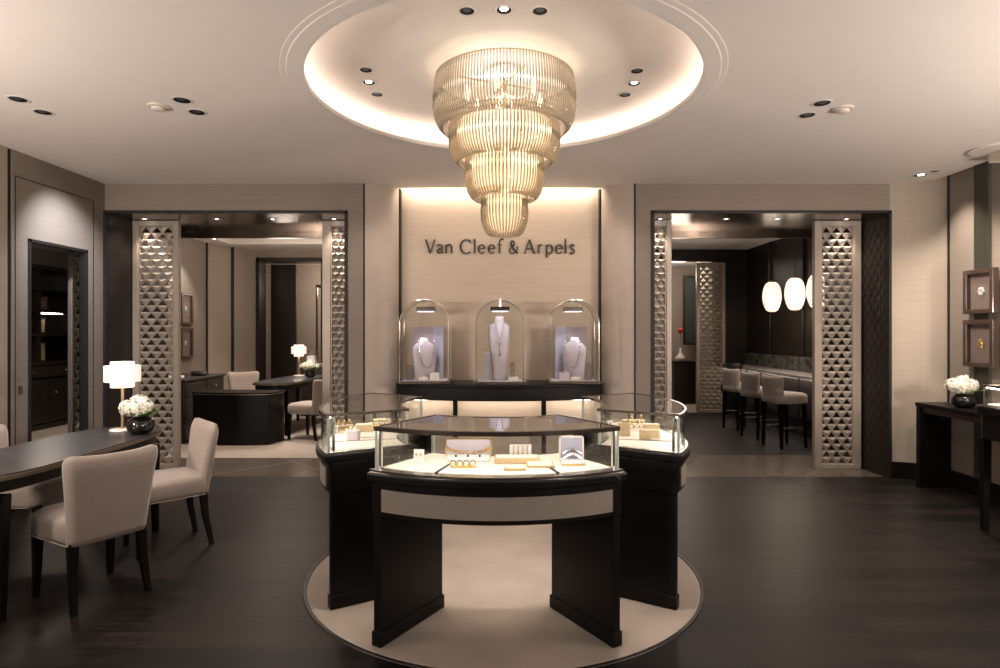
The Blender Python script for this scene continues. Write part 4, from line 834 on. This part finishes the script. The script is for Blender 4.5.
# ------------------------------------------------------------------ lights
W = (1,.84,.71); WW = (1,.78,.56)
def spot(x, y, z, tx, ty, tz, p, ang=55, c=W, s=.04, bl=.7): return aim(light('SPOT', (x,y,z), p, c, s, spot=ang, blend=bl), (tx,ty,tz))
for x, y in ((-3.2,4.2),(-2.6,3.9),(2.6,4.1),(2.3,4.4),(3.8,5.4)): spot(x, y, 2.97, x, y, 0, 38, 80)
spot(-2.55,4.0,2.97, -2.85,4.1,.75, 60, 38, (.85,.88,1))
spot(-3.35,5.35,2.97, -4.0,5.62,2.05, 70, 78, (.93,.94,1), .04, 1)
spot(2.9,5.0,2.97, 4.35,5.45,1.55, 80, 60)
for x in (-.20,.05,.28): spot(x, 3.15, 3.13, x*2.2, 2.9, .8, 45, 60)
for s in (-1,1):
    for y in (3.7,4.0,4.3): spot(s*.85+.04, y, 3.13, s*.9, y, .8, 28, 70)
for px in (145,217,273,334,660,726,777,846): x = (px-497)*6.55/609; spot(x, 6.55, 2.68, x, 6.6, 0, 14, 75)
for s in (-1,1):       # wash on niche sides and carpet
    spot(s*1.2, 5.4, 2.96, s*1.15, 6.3, 1.5, 9, 80)
light('AREA', (.032,6.44,3.05), 6, (1,.85,.72), 2.0, (0,0,0), sy=.04)
for x in (-.75,.03,.81): spot(x, 5.3, 2.97, x, 6.5, 1.95, 6, 75, (1,.83,.69))
spot(4.07, 5.6, 2.97, 4.15, 5.75, 0, 40, 85)
spot(3.3, 3.9, 2.97, 4.35, 4.8, 1.4, 30, 80)
# salon
for x, y, p in ((-3.2,8.0,120),(-3.3,9.7,110),(-2.6,9.0,75)): spot(x, y, 2.98, x, y, 0, p, 90)
spot(-4.5,9.3,2.98, -4.95,9.6,1.6, 50, 60); light('POINT', (-3.2,9.2,2.6), 22, W, .3)
light('POINT', (-3.2,12.4,2.4), 22, W, .2)
# side room
light('POINT', (-5.8,7.8,2.5), 10, W, .2); spot(-6.0,8.8,2.75, -6.2,8.8,0, 60, 80)
# bar
spot(3.6,8.2,2.97, 3.75,8.5,.6, 50, 80); spot(3.0,8.4,2.97, 3.0,8.4,0, 16, 90); spot(3.1,10.2,2.97, 3.1,10.2,0, 16, 90); light('POINT', (2.6,9.2,2.2), 8, W, .3)  # the point lamp is an added fill to lift the bar ceiling
light('POINT', (3.6,12.3,2.6), 22, W, .2)
# added fill from out of view, to brighten the main ceiling
for p, q, e in (((-2.6,-.6,1.7),(-1.4,1.4,3),90),((2.6,-.6,1.7),(1.4,1.4,3),95),((-3.7,1.9,1.8),(-2.0,5.0,3.0),135),((4.05,1.9,1.8),(2.2,5.2,3.0),200)): aim(light('SPOT', p, e, (1,.845,.745), .15, spot=150, blend=.8), q)   # added spots without fittings, aimed up at the ceiling
w = bpy.data.worlds.new('world'); SC.world = w; w.use_nodes = True
w.node_tree.nodes['Background'].inputs[0].default_value = (1,.85,.7,1); w.node_tree.nodes['Background'].inputs[1].default_value = .02

SC.view_settings.view_transform = 'Standard'; SC.view_settings.look = 'None'; SC.view_settings.gamma = 1; SC.view_settings.exposure = .85; SC.view_settings.use_curve_mapping = False
c = SC.cycles; c.use_denoising = True; c.max_bounces = 14; c.diffuse_bounces = 5; c.glossy_bounces = 5; c.transmission_bounces = 14; c.transparent_max_bounces = 40
c.sample_clamp_indirect = 4; c.caustics_reflective = False; c.caustics_refractive = False
